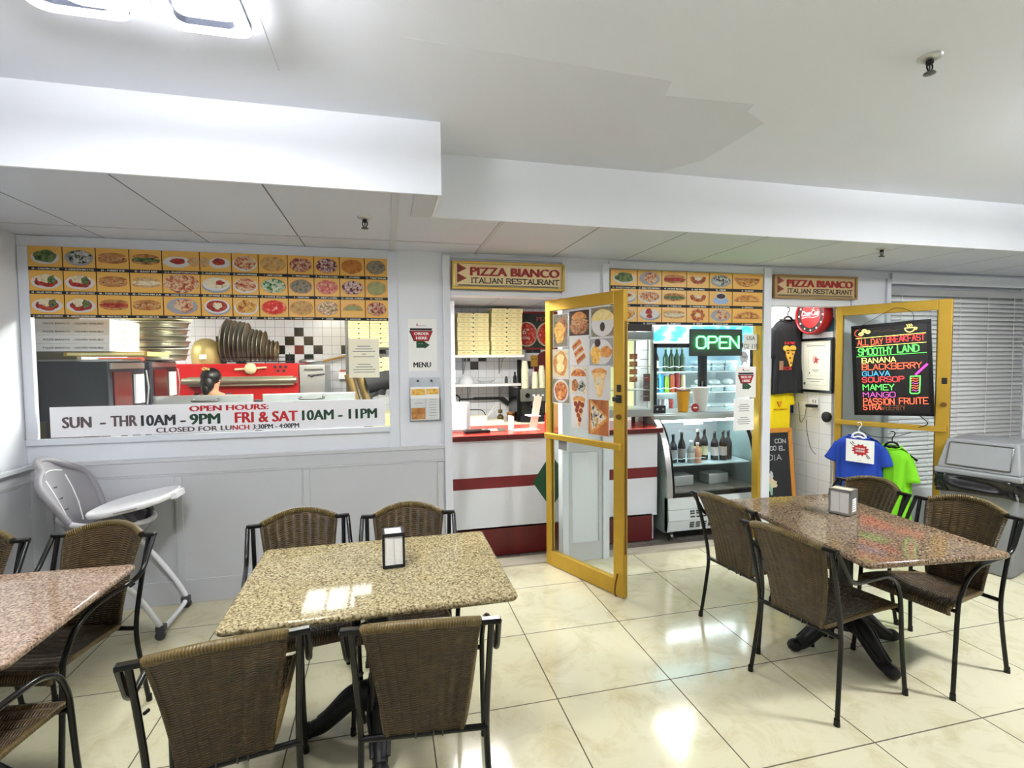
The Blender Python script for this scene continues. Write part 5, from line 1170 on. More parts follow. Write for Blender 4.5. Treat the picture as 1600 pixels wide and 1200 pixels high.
for i, (x, col) in enumerate(((.09, (200, 60, 60)), (.16, (90, 90, 94)), (.23, (120, 110, 110)), (.30, (220, 222, 226)), (.37, (170, 60, 50)), (.53, (60, 170, 100)))):
    can((FX+x*.88, FY+.18, 1.030), .17, .033, col, 'drink can %s on the low shelf behind the left fridge door' % WH[i], 'cans in the left of the fridge')
m_tub = mat('tub_white', (222, 228, 230), .35); m_tubl = mat('tub_clear', (170, 184, 188), .3)
def tub(loc, sx, h, label, grp):
    t = thing('food_tub', label, 'tub', loc, 0, grp); MB().box(-sx/2, sx/2, -.08, .08, 0, h*.72).build('tub', m_tubl, t, bevel=.012); MB().box(-sx/2-.006, sx/2+.006, -.086, .086, h*.72, h).build('lid', m_tub, t, bevel=.006)
for j, z in enumerate((1.508, 1.030)):
    for i in range(3): tub((FX+.755+.175*i, FY+.24, z), .155, .09 if j else .12, 'covered food tub %s on the %s shelf behind the right fridge door' % (WH[i], ('top', 'low')[j]), 'tubs in the right of the fridge')
for i in range(3):
    tub((FX+.755+.175*i, FY+.24, 1.269), .155, .07, 'covered food tub %s on the middle shelf behind the right fridge door' % WH[i], 'tubs in the right of the fridge')
    o = MB().ball((0, 0, .0), .07, 12, 0, 1.1, .9, .55).build('wrapped_pastry', mat('pastry_wrap', (200, 206, 208), .2), None, (FX+.755+.175*i, FY+.24, 1.269+.07+.038)); tag(o, 'wrapped pastry %s on the tubs of the middle fridge shelf' % WH[i], 'pastry', 'wrapped pastries in the fridge')

# ================================================================ curved drinks display case
t = thing('display_case', 'low curved glass display case of bottles on casters in front of the fridge', 'display case', (2.255, .56, 0))
CW = 1.0
front = catmull([(.0, .40), (.012, .56), (.045, .74), (.10, .90), (.18, 1.02), (.27, 1.09)], 5)      # (y, z) of the bent glass
fy = [(p.x, p.y) for p in [Vector((a[0], a[1], 0)) for a in front]]
side = [(-.0, .09), (-.005, .40)]+fy+[(.30, 1.12), (.70, 1.12), (.70, .09), (.06, .07)]
m_case = mat('case_white', (206, 214, 218), .35); m_grn = mat('case_side', (150, 168, 164), .3, .3)
# side panels: outer sheet metal with steel rim
for x0, x1 in ((0, .014), (CW-.014, CW)): MB().prism(side, x0, x1, 0, None, 'yz').build('side_panel', m_grn, t)
for x0, x1 in ((-.002, .05), (CW-.05, CW+.002)):
    mb = MB(); vs = []
    for (a, b) in [(-.005, .40)]+fy+[(.30, 1.12)]: vs += [(x0, a-.010, b+.004), (x1, a-.010, b+.004), (x1, a+.02, b-.004), (x0, a+.02, b-.004)]
    n = len(vs)//4; fs = [(i*4+k, i*4+(k+1) % 4, (i+1)*4+(k+1) % 4, (i+1)*4+k) for i in range(n-1) for k in range(4)]
    mb.add(vs, fs); mb.add(vs[:4], [(3, 2, 1, 0)]); mb.add(vs[-4:], [(0, 1, 2, 3)]); mb.build('steel_rim', m_steel, t)
    mb = MB(); X_ = x1 if x0 < .5 else x0-.022; vs = []
    for (a, b) in [(-.003, .42)]+fy: vs += [(X_, a-.008, b), (X_+.022, a-.008, b), (X_+.022, a+.016, b), (X_, a+.016, b)]
    n = len(vs)//4; mb.add(vs, [(i*4+k, i*4+(k+1) % 4, (i+1)*4+(k+1) % 4, (i+1)*4+k) for i in range(n-1) for k in range(4)]); mb.build('gasket', m_blk, t)
MB().box(.05, CW-.05, -.012, .014, .405, .44).build('gasket', m_blk, t)
gl = MB(); vs = []
for (a, b) in fy: vs += [(.06, a, b), (CW-.06, a, b)]
gl.add(vs, [(2*i, 2*i+1, 2*i+3, 2*i+2) for i in range(len(fy)-1)], 0, True); gl.build('curved_glass', m_glass, t)
# lower front, with three steps and rows of slots
mb = MB(); mb.add([(0.0, -.008, .40), (CW, -.008, .40), (CW, -.02, .30), (0, -.02, .30), (CW, -.014, .29), (0, -.014, .29), (CW, -.026, .20), (0, -.026, .20), (CW, -.02, .19), (0, -.02, .19), (CW, .0, .095), (0, .0, .095)], [(3, 2, 1, 0), (5, 4, 2, 3), (7, 6, 4, 5), (9, 8, 6, 7), (11, 10, 8, 9)])
mb.box(0, CW, .0, .05, .095, .40)
fp = mb.build('front_panel', m_case, t)
mb = MB()
for z, yy in ((.255, -.026), (.225, -.029), (.275, -.024), (.17, -.02), (.15, -.0165), (.13, -.0125)):
    for k in range(10): mb.box(.22+.062*k, .26+.062*k, yy-.004, yy+.01, z-.004, z+.004)
mb.build('vent_slots', m_blkm, fp)
MB().box(0, CW, .27, .70, 1.075, 1.135).box(0, CW, .245, .29, 1.07, 1.12).build('top', m_steel, t, bevel=.006)
MB().box(.014, CW-.014, .68, .70, .1, 1.1).build('back_panel', mat('case_back', (150, 150, 150), .4), t); MB().box(.014, CW-.014, .05, .70, .40, .44).build('floor_panel', mat('case_floor', (120, 118, 114), .4), t)
MB().box(.06, CW-.06, .28, .34, 1.045, 1.07).build('light_strip', mat('case_lamp', (230, 248, 255), .5, emit=LAMP['case']*4), t)
mb = MB(); mb.box(.05, CW-.05, .13, .66, .655, .667); mb.tube([(.06+.035*i, .14, .72+.004*math.sin(i*2.4)) for i in range(13)], .004, 5); mb.build('glass_shelf', mat('case_shelf', (190, 214, 218), .2), t)
for x in (.06, CW-.06):
    for y in (.05, .6): MB().cyl((x-.014, y, .035), (x+.014, y, .035), .034, None, 14).box(x-.02, x+.02, y-.012, y+.012, .035, .10).build('caster', m_dsteel, t)
DX, DY, DZ = 2.255, .56, .668
for i, (x, y, h, col, cap, lab) in enumerate(((.12, .26, .20, (150, 170, 176), (230, 230, 230), None), (.20, .24, .27, (36, 38, 44), (30, 30, 30), (150, 150, 150)), (.29, .24, .29, (30, 30, 34), (24, 24, 24), (140, 140, 140)), (.365, .20, .21, (150, 160, 160), (220, 220, 220), (190, 190, 186)), (.42, .18, .19, (206, 150, 120), (200, 200, 196), None), (.49, .28, .30, (44, 26, 24), (200, 190, 180), (206, 200, 130)), (.575, .30, .30, (38, 26, 24), (30, 24, 24), (226, 222, 190)), (.66, .26, .28, (34, 26, 30), (40, 36, 36), (196, 196, 200)), (.74, .24, .29, (40, 22, 24), (34, 26, 26), (200, 190, 190)), (.82, .27, .28, (34, 30, 30), (30, 30, 30), None))):
    bottle((DX+x, DY+y, DZ), h, .036, col, cap, 'bottle %s on the shelf of the curved display case' % (WH+['eighth from the left', 'second from the right', 'rightmost'])[i], 'bottles in the display case', lab)
for i in range(2):
    o = MB().box(-.11, .11, -.08, .08, 0, .10).build('foil_tray', mat('foil', (190, 194, 194), .35, .6), None, (DX+.30+.38*i, DY+.3, .441), .05, bevel=.01); tag(o, ('left', 'right')[i]+' foil tray on the bottom of the curved display case', 'tray', 'trays in the display case')
TZ = 1.136
t = thing('drink_cup', 'orange plastic cup on top of the curved display case', 'cup', (2.64, .93, TZ))
MB().lathe([(.048, 0), (.062, .20), (.066, .205), (.062, .208), (.001, .19)], n=24).build('cup', mat('cup_orange', (226, 160, 24), .3), t); MB().lathe([(.067, .200), (.068, .212), (.05, .216), (.001, .214)], n=24).build('rim', mat('cup_rim', (120, 60, 20), .4), t)
t = thing('drink_cup', 'white paper cup on top of the curved display case', 'cup', (2.845, .95, TZ))
MB().lathe([(.056, 0), (.078, .225), (.082, .23), (.078, .234), (.001, .2)], n=24).build('cup', m_white, t)
t = thing('bottle_cap_magnet', 'red round token leaning on the white paper cup', 'token', (2.725, .86, TZ+.041))
MB().lathe([(.04, -.006), (.042, 0), (.036, .006)], n=24, axis='y').build('disc', m_red, t); MB().box(-.022, .022, -.0075, -.006, -.006, .006).build('mark', m_white, t)
t = thing('power_strip', 'black power strip at the left end of the display case top', 'power strip', (2.335, .86, TZ))
MB().box(-.06, .06, -.03, .03, 0, .075).build('body', m_blkm, t, bevel=.005); MB().cyl((-.03, -.034, .04), (-.03, -.03, .04), .01).cyl((.03, -.034, .04), (.03, -.03, .04), .01).build('sockets', m_steel, t)
o = MB().box(0, .07, -.03, 0, 0, .30).box(.01, .06, -.034, -.03, .22, .27, 1).build('wall_phone', [mat('phone_brown', (60, 44, 44), .5), m_redtile], None, (2.57, 1.60, 1.19)); tag(o, 'dark brown wall unit beside the left edge of the fridge', 'wall unit')
struct(MB().box(2.36, 2.645, 1.65, 2.4, 0, 2.37).build('wall_column', m_wall))

# ================================================================ inside the right hand door
t = shirt('t_shirt', 'black t-shirt with a pizza slice print hung inside the right hand door', (3.775, .86, 2.03), 0, .35, .74, m_bk, sl=.30, sang=.12)
mb = MB(); y = -.050; PX = -.055
def pz(mb, P, m, d=0): mb.prism([(x_+PX, z_) for x_, z_ in P], y-.012-d, y-.0, m)
pz(mb, [(-.035+.02, -.30), (.075+.02, -.30), (.055+.02, -.36), (.035+.02, -.46), (.015+.02, -.47), (.0+.02, -.42), (-.03+.02, -.36)], 0)
for x0 in (-.008, .068): mb.disc(x0+PX, -.285, .036, .03, y, 0, 16, 0, .012)
for dx, dz in ((0, -.33), (.05, -.34), (.02, -.38), (.035, -.43)): mb.disc(dx+.01+PX, dz, .011, .012, y-.013, 1, 12, 0, .002)
mb.text('I LOVE', .03+PX, -.245, .028, y-.008, .12, 2, 'c', .004, .03, .0); mb.text('PIZZA', .0+PX, -.50, .03, y-.008, .11, 2, 'c', .004, .03)
mb.box(-.085+PX, -.045+PX, y-.012, y, -.50, -.41, 3)
mb.build('print', [mat('shirt_cheese', (240, 190, 70), .7), mat('shirt_brown', (140, 80, 40), .7), mat('shirt_redink', (220, 50, 50), .7), mat('shirt_tan', (160, 120, 90), .7)], t)
hanger((3.775, .86, 2.02), 0, 'black hanger under the ceiling carrying the black shirt', m_blk, .3)
t = shirt('t_shirt', 'yellow t-shirt hung below the black shirt', (3.70, .93, 1.45), 0, .34, .53, m_yl, dep=.02, sl=.2, sang=.1)
mb = MB(); mb.text('PIZZA BIANCO', .02, -.33, .016, -.05, .16, 0, 'c', .004); mb.prism([(-.02, -.24), (.04, -.24), (.01, -.30)], -.054, -.04, 0); mb.build('print', mat('shirt_orange', (220, 150, 20), .7), t)
shirt('t_shirt', 'navy t-shirt hung behind the yellow shirt', (3.81, .985, 1.46), 0, .30, .38, m_navy, dep=.01, sl=.1, sang=.1)
t = thing('chalkboard_stand', 'orange wood framed chalkboard with TODO EL DIA written in chalk below the yellow shirt', 'chalkboard', (3.60, .74, 0), 0)
M = Matrix.Rotation(math.radians(-6), 4, 'X') @ Matrix.Translation((0, 0, 0))
m_ow = mat('orange_wood', (206, 136, 50), .45, var=.15, vs=30)
W, H = .42, .95; mb = MB(); f = .045
for a, b, c, d in ((-W/2, W/2, .02, .02+f), (-W/2, W/2, H-f, H), (-W/2, -W/2+f, f, H-f), (W/2-f, W/2, f, H-f)): mb.box(a, b, -.012, .012, c, d, 0, M)
M2 = Matrix.Translation((0, .20, 0)) @ Matrix.Rotation(math.radians(7), 4, 'X')
mb.build('front_frame', m_ow, t, bevel=.003)
MB().box(-W/2, -W/2+f, -.012, .012, 0, .93, 0, M2).box(W/2-f, W/2, -.012, .012, 0, .93, 0, M2).box(-W/2, W/2, -.01, .01, .15, .2, 0, M2).build('rear_frame', m_ow, t, bevel=.003)
MB().box(-W/2+.03, W/2-.03, -.006, .006, .04, H-.03, 0, M).build('slate', mat('slate', (34, 36, 40), .75), t)
mb = MB(); mb.stroke('WE  CON', -.14, .80, .04, .27, -.006, .003, 0, .001, .25); mb.stroke('TODO EL', -.13, .73, .04, .24, -.006, .003, 0, .001, .25); mb.stroke('DIA', -.09, .63, .055, .16, -.006, .003, 0, .001, .25)
ml = mb; mb = MB(); mb.disc(-.08, .45, .04, .05, -.006, 1, 16, .3, .001); mb.disc(-.05, .40, .05, .045, -.0065, 2, 16, .3, .001); mb.disc(-.10, .37, .03, .05, -.007, 3, 16, .3, .001); mb.prism([(-.09, .36), (-.05, .36), (-.06, .29), (-.08, .29)], -.0065, -.006, 3); mb.disc(-.06, .49, .02, .035, -.0065, 0, 16, .3, .001)
CK = [mat('chalk_white', (200, 204, 206), .9), mat('chalk_pink', (226, 190, 160), .9), mat('chalk_cream', (220, 206, 170), .9), mat('chalk_green', (150, 190, 160), .9)]
for q, nm in ((ml, 'chalk_lettering'), (mb, 'chalk_flower')): o = MB(); o.v, o.f, o.m, o.s = [tuple(M @ Vector(p)) for p in q.v], q.f, q.m, q.s; o.build(nm, CK, t)
# [mat('chalk_white', (200, 204, 206), .9), mat('chalk_pink', (226, 190, 160), .9), mat('chalk_cream', (220, 206, 170), .9), mat('chalk_green', (150, 190, 160), .9)], t)
# round clock on the tiled side wall (local x runs along the wall toward the camera, -y faces the room)
def on_side(y, z, d=0.): return (3.929-d, y, z)
t = thing('wall_clock', 'round red soda clock high on the tiled wall inside the right hand door', 'clock', on_side(.655, 2.06), -PI/2)
R_ = .185
MB().lathe([(R_, 0), (R_, -.08), (R_*.96, -.095), (R_*.90, -.095), (R_*.88, -.075)], n=40, axis='y').build('case', mat('clock_red', (160, 20, 28), .25), t)
mb = MB(); mb.lathe([(R_*.885, -.0765), (.001, -.077)], n=40, axis='y', m=0); mb.lathe([(R_*.64, -.0785), (.001, -.079)], n=40, axis='y', m=1); mb.build('dial', [mat('clock_dark', (30, 25, 27), .5), mat('clock_face_red', (206, 40, 40), .3)], t)
MB().text('Coca-Cola', 0, .0, .05, -.080, .21, 0, 'c', .002, .015, .35).tube(catmull([(-.1, -.082, -.02), (-.03, -.082, -.012), (.04, -.082, -.022), (.1, -.082, -.008)], 5), .003, 5, 0).build('lettering', m_white, t)
mb = MB()
for k in range(12): a = k*PI/6; mb.disc(R_*.77*math.sin(a), R_*.77*math.cos(a), .009, .009, -.077, 0, 10, 0, .002)
mb.build('hour_marks', m_buff, t)
MB().tube([(0, -.087, 0), (.05, -.087, .07)], .004, 5).tube([(0, -.089, 0), (-.09, -.089, .05)], .003, 5).build('hands', m_white, t)
t = thing('framed_certificate', 'black framed certificate with a red star on the tiled wall inside the right hand door', 'framed picture', on_side(.655, 1.31), -PI/2)
W, H = .42, .53; mb = MB(); f = .026
for a, b, c, d in ((-W/2, W/2, 0, f), (-W/2, W/2, H-f, H), (-W/2, -W/2+f, f, H-f), (W/2-f, W/2, f, H-f)): mb.box(a, b, -.028, 0, c, d)
mb.build('frame', m_blk, t, bevel=.004)
MB().box(-W/2+f, W/2-f, -.012, -.002, f, H-f).build('mat_board', mat('cert_cream', (240, 238, 220), .6), t)
mb = MB(); y = -.012
def rect(x0, x1, z0, z1, m=1):
    for P in ([(x0, z0), (x1, z0)], [(x0, z1), (x1, z1)], [(x0, z0), (x0, z1)], [(x1, z0), (x1, z1)]): mb.line(P, y, .0008, m, .0006)
rect(-.15, .15, .07, .47); rect(-.085, .085, .16, .415)
mb.prism([(.005+(.045 if i % 2 == 0 else .02)*math.sin(i*PI/5), .315+(.045 if i % 2 == 0 else .02)*math.cos(i*PI/5)) for i in range(10)], y-.001, y, 0); mb.disc(-.02, .33, .014, .035, y-.0012, 2, 12, .2, .0008)
[mb.box(-q/2, q/2, y-.0006, y, z, z+.006, k) for z, q, k in ((.452, .22, 3), (.216, .08, 3), (.20, .05, 1), (.128, .2, 3), (.102, .12, 1))]; mb.disc(-.13, .085, .014, .014, y, 3, 12, .1, .0006); mb.disc(-.07, .19, .006, .01, y, 3, 8, .1, .0006)
mb.build('print', [mat('star_red', (190, 60, 60), .5), m_inkg, mat('star_pale', (220, 190, 180), .5), mat('cert_ink', (90, 88, 84), .6)], t)
t = thing('wall_outlet', 'white wall socket with black plug on the tiled side wall', 'socket', on_side(.665, 1.185), -PI/2)
MB().box(-.06, .045, -.006, 0, -.05, .07).build('plate', m_white, t, bevel=.002); MB().box(-.05, .05, -.07, -.006, -.022, .006).build('plug', m_blkm, t, bevel=.008); MB().box(.012, .018, -.009, -.006, .02, .05).box(-.02, -.014, -.009, -.006, .02, .05).build('slots', m_ink, t)
t = thing('cable_reel', 'small round black cable box hanging beside the door hinge', 'cable box', on_side(.505, 1.083), -PI/2)
MB().lathe([(.045, 0), (.05, -.012), (.05, -.03), (.04, -.04), (.001, -.042)], n=20, axis='y').build('case', m_blkm, t)
o = MB().tube(catmull([(3.925, .69, 1.175), (3.922, .76, 1.15), (3.92, .78, 1.06), (3.925, .84, 1.0), (3.925, .87, 1.2)], 6), .003, 5).tube(catmull([(3.925, .765, 1.03), (3.925, .75, .9), (3.925, .70, .75), (3.925, .64, .70)], 6), .003, 5).build('cable', mat('cable_grey', (120, 120, 122), .6)); tag(o, 'thin grey cable hanging on the white tiled side wall', 'cable')

# ================================================================ blind on the right window
t = thing('window_blind', 'white horizontal slat blind covering the window at the right edge', 'blind', (4.475, .40, 0))
BW = 1.76; m_sl = mat('blind_slat', (238, 239, 241), .4)
MB().box(0, BW, -.04, .01, 2.235, 2.30).build('headrail', mat('blind_rail', (170, 172, 175), .4), t, bevel=.005)
mb = MB(); N = 43
for k in range(N):
    z = 2.205-k*.0435
    mb.add([(0, -.026, z-.026), (BW, -.026, z-.026), (BW, -.014, z), (0, -.014, z), (BW, .004, z+.024), (0, .004, z+.024)], [(0, 1, 2, 3), (3, 2, 4, 5)], 0, True)
mb.build('slats', m_sl, t, solid=.0012)
MB().box(0, BW, -.03, .01, .345, .36).build('bottom_rail', m_sl, t)
mb = MB()
for x in (.15, .52, .88, 1.25, 1.6): mb.box(x-.003, x+.003, -.030, -.0285, .35, 2.24)
mb.build('ladder_cords', m_white, t)

# ================================================================ kitchen behind the window
m_boxshade = mat('box_unlit_front', (216, 218, 226), .6); m_boxc = mat('box_cream_side', (248, 240, 186), .6); m_corr = mat('corrugated', (196, 160, 84), .8)  # box front greyed as unlit: shade put into its colour, side stays cream
for i in range(4):
    mb = MB(); mb.box(0, .44, 0, .44, 0, .0545, 0); mb.box(.4405, .4415, .004, .436, .002, .053, 1)
    mb.text('PIZZA BIANCO', .05, .0185, .012, 0, .155, 2, 'l', .0008, .01, .15, res=1); mb.text('• DELIVERY AVAILABLE', .225, .0185, .012, 0, .18, 2, 'l', .0008, .01, .15, res=1)
    M = Matrix.Rotation(PI/2, 4, 'Z')
    for a in (.1, .16, .24, .31, .38): mb.box(.4412, .4422, a-.02, a+.02, .015, .03, 3)
    mb.prism([(.20, .047), (.23, .047), (.215, .036)], .4412, .4422, 2, None, 'yz')
    o = mb.build('pizza_box', [m_boxshade, m_boxc, m_ink, m_boxp], None, (-2.475+.002*i, .62, 1.735+.0555*i)); tag(o, '%s pizza box with unlit grey front and delivery lettering stacked above the ovens' % ORD[i], 'pizza box', 'delivery boxes above the ovens')
o = MB().box(0, .5, 0, .44, 0, .03).box(.02, .48, -.002, 0, .006, .024, 1).build('cardboard_sheet', [m_corr, m_boxc], None, (-2.33, .66, 1.702), .05); tag(o, 'corrugated cardboard edge under the stack of delivery boxes', 'cardboard')
# ovens: dark boxes with their fronts to the right
def oven(loc, sx, sy, sz, label):
    t = thing('oven', label, 'oven', loc)
    MB().box(0, sx, 0, sy, 0, sz).build('body', mat('oven_dark', (46, 48, 56), .5, var=.08, vs=9), t, bevel=.006)
    MB().box(sx, sx+.012, .02, sy-.02, sz-.055, sz-.012).box(sx, sx+.012, .02, sy-.02, .012, .05).build('steel_trim', m_steel, t)
    MB().box(sx, sx+.010, .06, sy-.24, .07, sz-.075).build('window', mat('oven_glow', (84, 24, 20), .25), t)
    MB().box(sx+.006, sx+.022, sy-.2, sy-.06, .09, sz-.1).build('towel', m_white, t); MB().tube([(sx+.02, sy-.02, .07), (sx+.035, sy-.02, sz*.5), (sx+.02, sy-.02, sz-.07)], .008, 6).build('handle', m_steel, t)
    for x, y in ((.05, .05), (sx-.05, .05), (.05, sy-.05), (sx-.05, sy-.05)): MB().box(x-.02, x+.02, y-.02, y+.02, -loc[2]-.01, 0).build('leg', m_dsteel, t)
oven((-2.50, .66, 1.25), .43, .56, .415, 'dark oven nearest the kitchen window, under the delivery boxes')
oven((-2.70, 1.66, 1.25), .50, .58, .42, 'second dark oven with a white towel behind the first')
o = MB().box(0, .5, 0, .3, 0, .012).build('baking_sheet', m_steel, None, (-2.5, .70, 1.668), .0); tag(o, 'flat steel sheet lying on the nearest oven', 'baking sheet')
o = MB().box(0, .34, 0, .06, 0, .03).build('red_tray', mat('tray_red', (206, 90, 70), .5), None, (-2.60, 1.665, 1.672), .0, bevel=.006); tag(o, 'red plastic tray on the second oven', 'tray')
# pans
m_pan = mat('pan_steel', (176, 172, 150), .35, .8); m_pang = mat('pan_gold', (150, 128, 84), .35, .85)
def pan_flat(k):
    return MB().lathe([(.222, 0), (.234, .042), (.250, .044), (.249, .050), (.228, .045), (.216, .006), (.001, .005)], n=32)
PZ = 1.6725
t0 = None
for i in range(6):
    o = (pan_flat(i).build('pizza_pan', m_pan) if t0 is None else t0.copy())
    if t0 is None: t0 = o
    else: COL.objects.link(o)
    o.location = (-2.25+.012*(i % 3), 1.97, PZ+.061*i+.004); o.rotation_euler = (.02*(1 if i % 2 else -1), .02*(i % 3-1), i); tag(o, '%s flat steel pan of the pile left of the brass canister' % ORD[i], 'pan', 'piled pizza pans')
o = MB().box(-.2, .24, 0, .3, 0, .035).box(-.19, .23, -.002, 0, .008, .028, 1).build('pizza_box', [m_boxc, m_corr], None, (-2.27, 1.80, PZ+.061*6+.012), -.18); tag(o, 'cream box lying on the pile of steel pans', 'pizza box')
# long red pizza oven with steel rail
t = thing('pizza_oven', 'long bright red pizza oven with a steel rail at the kitchen back', 'oven', (-2.26, 2.62, 0))
m_or = mat('oven_red', (176, 26, 26), .3)
MB().box(-.24, 1.14, 0, .8, .5, 1.64).build('body', m_or, t, bevel=.01)
MB().box(.05, 1.09, -.06, .0, 1.40, 1.50).tube([(.0, -.06, 1.455), (1.13, -.06, 1.455)], .035, 10).build('rail', m_pan, t)
MB().lathe([(.06, 0), (.065, -.03), (.04, -.05), (.001, -.05)], (.66, -.02, 1.585), 8, axis='y').tube([(.5, -.03, 1.575), (.82, -.03, 1.595)], .012, 6).build('gas_valve', mat('valve_cream', (206, 190, 150), .5), t)
mb = MB()
for x, z in ((.90, 1.60), (.955, 1.60), (1.01, 1.60), (.93, 1.555), (.99, 1.555)): mb.cyl((x, -.006, z), (x, .0, z), .016, None, 10)
mb.build('vent_holes', m_ink, t)
for x in (.05, 1.09): MB().box(x-.03, x+.03, .05, .1, 0, .5).box(x-.03, x+.03, .7, .75, 0, .5).build('leg', m_dsteel, t)
MB().box(1.145, 1.42, .0, .6, .5, 1.62).build('end_housing', m_steel, t, bevel=.01)
mb = MB(); mb.box(1.2, 1.40, -.012, 0, 1.555, 1.575); mb.tube([(1.24, -.02, 1.50), (1.34, -.03, 1.51), (1.42, -.02, 1.52)], .009, 6); mb.ball((1.28, -.03, 1.495), .016, 8); mb.build('latch', m_dsteel, t)
o = MB().lathe([(.14, 0), (.15, .1), (.145, .16), (.11, .24), (.05, .275), (.001, .28)], n=24).box(-.02, .045, -.165, -.14, .05, .10, 1).build('brass_canister', [mat('canister_brass', (176, 156, 98), .5, .5), m_buff], None, (-2.10, 2.82, 1.641)); tag(o, 'domed brass coloured canister on the red oven', 'canister')
t = thing('pan_rack', 'wire rack holding upright pans on the red oven', 'rack', (-1.60, 2.9, 1.641))
mb = MB()
for y in (-.09, .09): mb.tube([(-.40, y, .02), (.38, y, .02)], .006, 6); mb.tube([(-.40, y, .07), (.38, y, .07)], .004, 6)
for x in (-.38, -.2, -.05, .1, .24, .36): mb.tube([(x, -.09, 0), (x, -.09, .12)], .005, 6); mb.tube([(x, -.09, .02), (x, .09, .02)], .004, 6)
mb.build('wire_frame', m_blkm, t)
t0 = None
for i in range(13):
    r = .24-.004*i-(.03 if i > 5 else 0)-(.045 if i > 9 else 0); x = -1.93+.044*i
    o = MB().lathe([(r*.86, -.012), (r, .010), (r*1.01, .012), (r*.98, .005), (r*.84, -.006), (.001, -.007)], n=30, axis='x').tube([(.010, r*math.cos(a_), r*math.sin(a_)) for a_ in [2*PI*q/30 for q in range(30)]], .0035, 5, 1, True).build('pizza_pan', [m_pang, m_pan], None, (x, 2.9, 1.665+r)); o.rotation_euler = (0, .1-.02*(i % 3), 0)
    tag(o, ('brass coloured upright pan %s in the wire rack' % (WH[i] if i < 7 else ['sixth', 'fifth', 'fourth', 'third', 'second', 'rightmost'][i-7]+(' from the right' if i < 12 else ''))), 'pan', 'upright pans in the rack')
t = thing('pizza_peel', 'long wooden handled peel lying across the red oven end', 'peel', (-1.02, 3.37, 1.66))
MB().tube([(.08, 0, .0), (.62, 0, .125)], .014, 8).build('handle', mat('peel_wood', (186, 140, 60), .5), t)
MB().ball((-.10, 0, .0), .1, 14, 0, 1.1, .3, .32).tube([(-.1, 0, 0), (.1, 0, .006)], .012, 6).build('blade', m_steel, t)
o = MB().box(0, .27, -.09, 0, 0, .09).box(.02, .25, -.06, -.01, .09, .12, 1).build('wall_dispenser', [m_white, mat('disp_red', (180, 90, 80), .5)], None, (-.76, 3.447, 1.43), 0, bevel=.006); tag(o, 'white wall rack with a reddish roll on the kitchen tiles', 'dispenser')
# prep table with two raised lids
t = thing('prep_table', 'stainless prep table with two raised lids under the hours banner', 'prep table', (-2.04, 1.25, 0))
MB().box(0, 1.64, 0, .36, .1, 1.02).build('body', m_steel, t, bevel=.008)
for x0, x1 in ((0, .76), (.83, 1.60)):
    MB().box(x0, x1, .02, .05, 1.03, 1.378).build('lid', m_steel, t, bevel=.008)
    xm = (x0+x1)/2+.02; MB().tube(catmull([(xm-.09, .015, 1.345), (xm-.09, -.02, 1.33), (xm+.09, -.02, 1.33), (xm+.09, .015, 1.345)], 3), .008, 6).build('lid_handle', m_dsteel, t)
MB().box(.77, .82, .02, .06, 1.02, 1.33).build('hinge_post', m_dsteel, t)
# mixer and boxes at the right of the kitchen window
t = thing('dough_mixer', 'black motor with brass ducts beside the kitchen window edge', 'mixer', (-.36, 2.1, 0))
MB().cyl((.0, 0, 1.40), (.22, 0, 1.46), .10, .10, 18).ball((.24, 0, 1.46), .10, 14).cyl((.1, 0, 1.42), (.1, 0, 1.54), .03).cyl((.12, 0, 1.3), (.14, 0, 1.42), .06).build('motor', m_blkm, t)
for x in (-.14, -.03): MB().tube(catmull([(x-.05, -.02, 1.52), (x-.02, -.02, 1.4), (x+.02, -.02, 1.25), (x+.05, -.02, 1.05)], 5), .045, 12).build('duct', m_pang, t)
MB().cyl((0, 0, .0), (0, 0, .04), .22, .2, 20).cyl((0, 0, .04), (0, 0, 1.36), .05, .05, 14).cyl((0, 0, 1.30), (.16, 0, 1.36), .045, .045, 12).build('stand', m_dsteel, t)
t = thing('box_rack', 'shelf rack of yellow pizza boxes at the right edge of the kitchen', 'rack', (-.62, 2.9, 0))
mb = MB()
for x in (0, .54): mb.box(x-.015, x+.015, .0, .03, 0, 2.2); mb.box(x-.015, x+.015, .40, .43, 0, 2.2)
for z in (.7, 1.45, 1.80): mb.box(0, .54, 0, .43, z, z+.02)
mb.build('frame', m_dsteel, t)
for i in range(6):
    for k, x in enumerate((-.478, -.225)): pizza_box('r', (x, 2.92, 1.822+.058*i), 0, '%s yellow pizza box in the %s stack behind the window notice' % (ORD[i], ('left', 'right')[k]), 'pizza boxes in the kitchen rack', .245, .38, .058)
for i in range(4): pizza_box('r', (-.225, 2.92, 1.472+.058*i), 0, '%s yellow pizza box on the middle rack shelf by the window edge' % ORD[i], 'pizza boxes in the kitchen rack', .245, .38, .058)
for i in range(5): pizza_box('r', (-.225, 2.92, .722+.058*i), 0, '%s yellow pizza box on the low rack shelf by the window edge' % ORD[i], 'pizza boxes in the kitchen rack', .245, .38, .058)

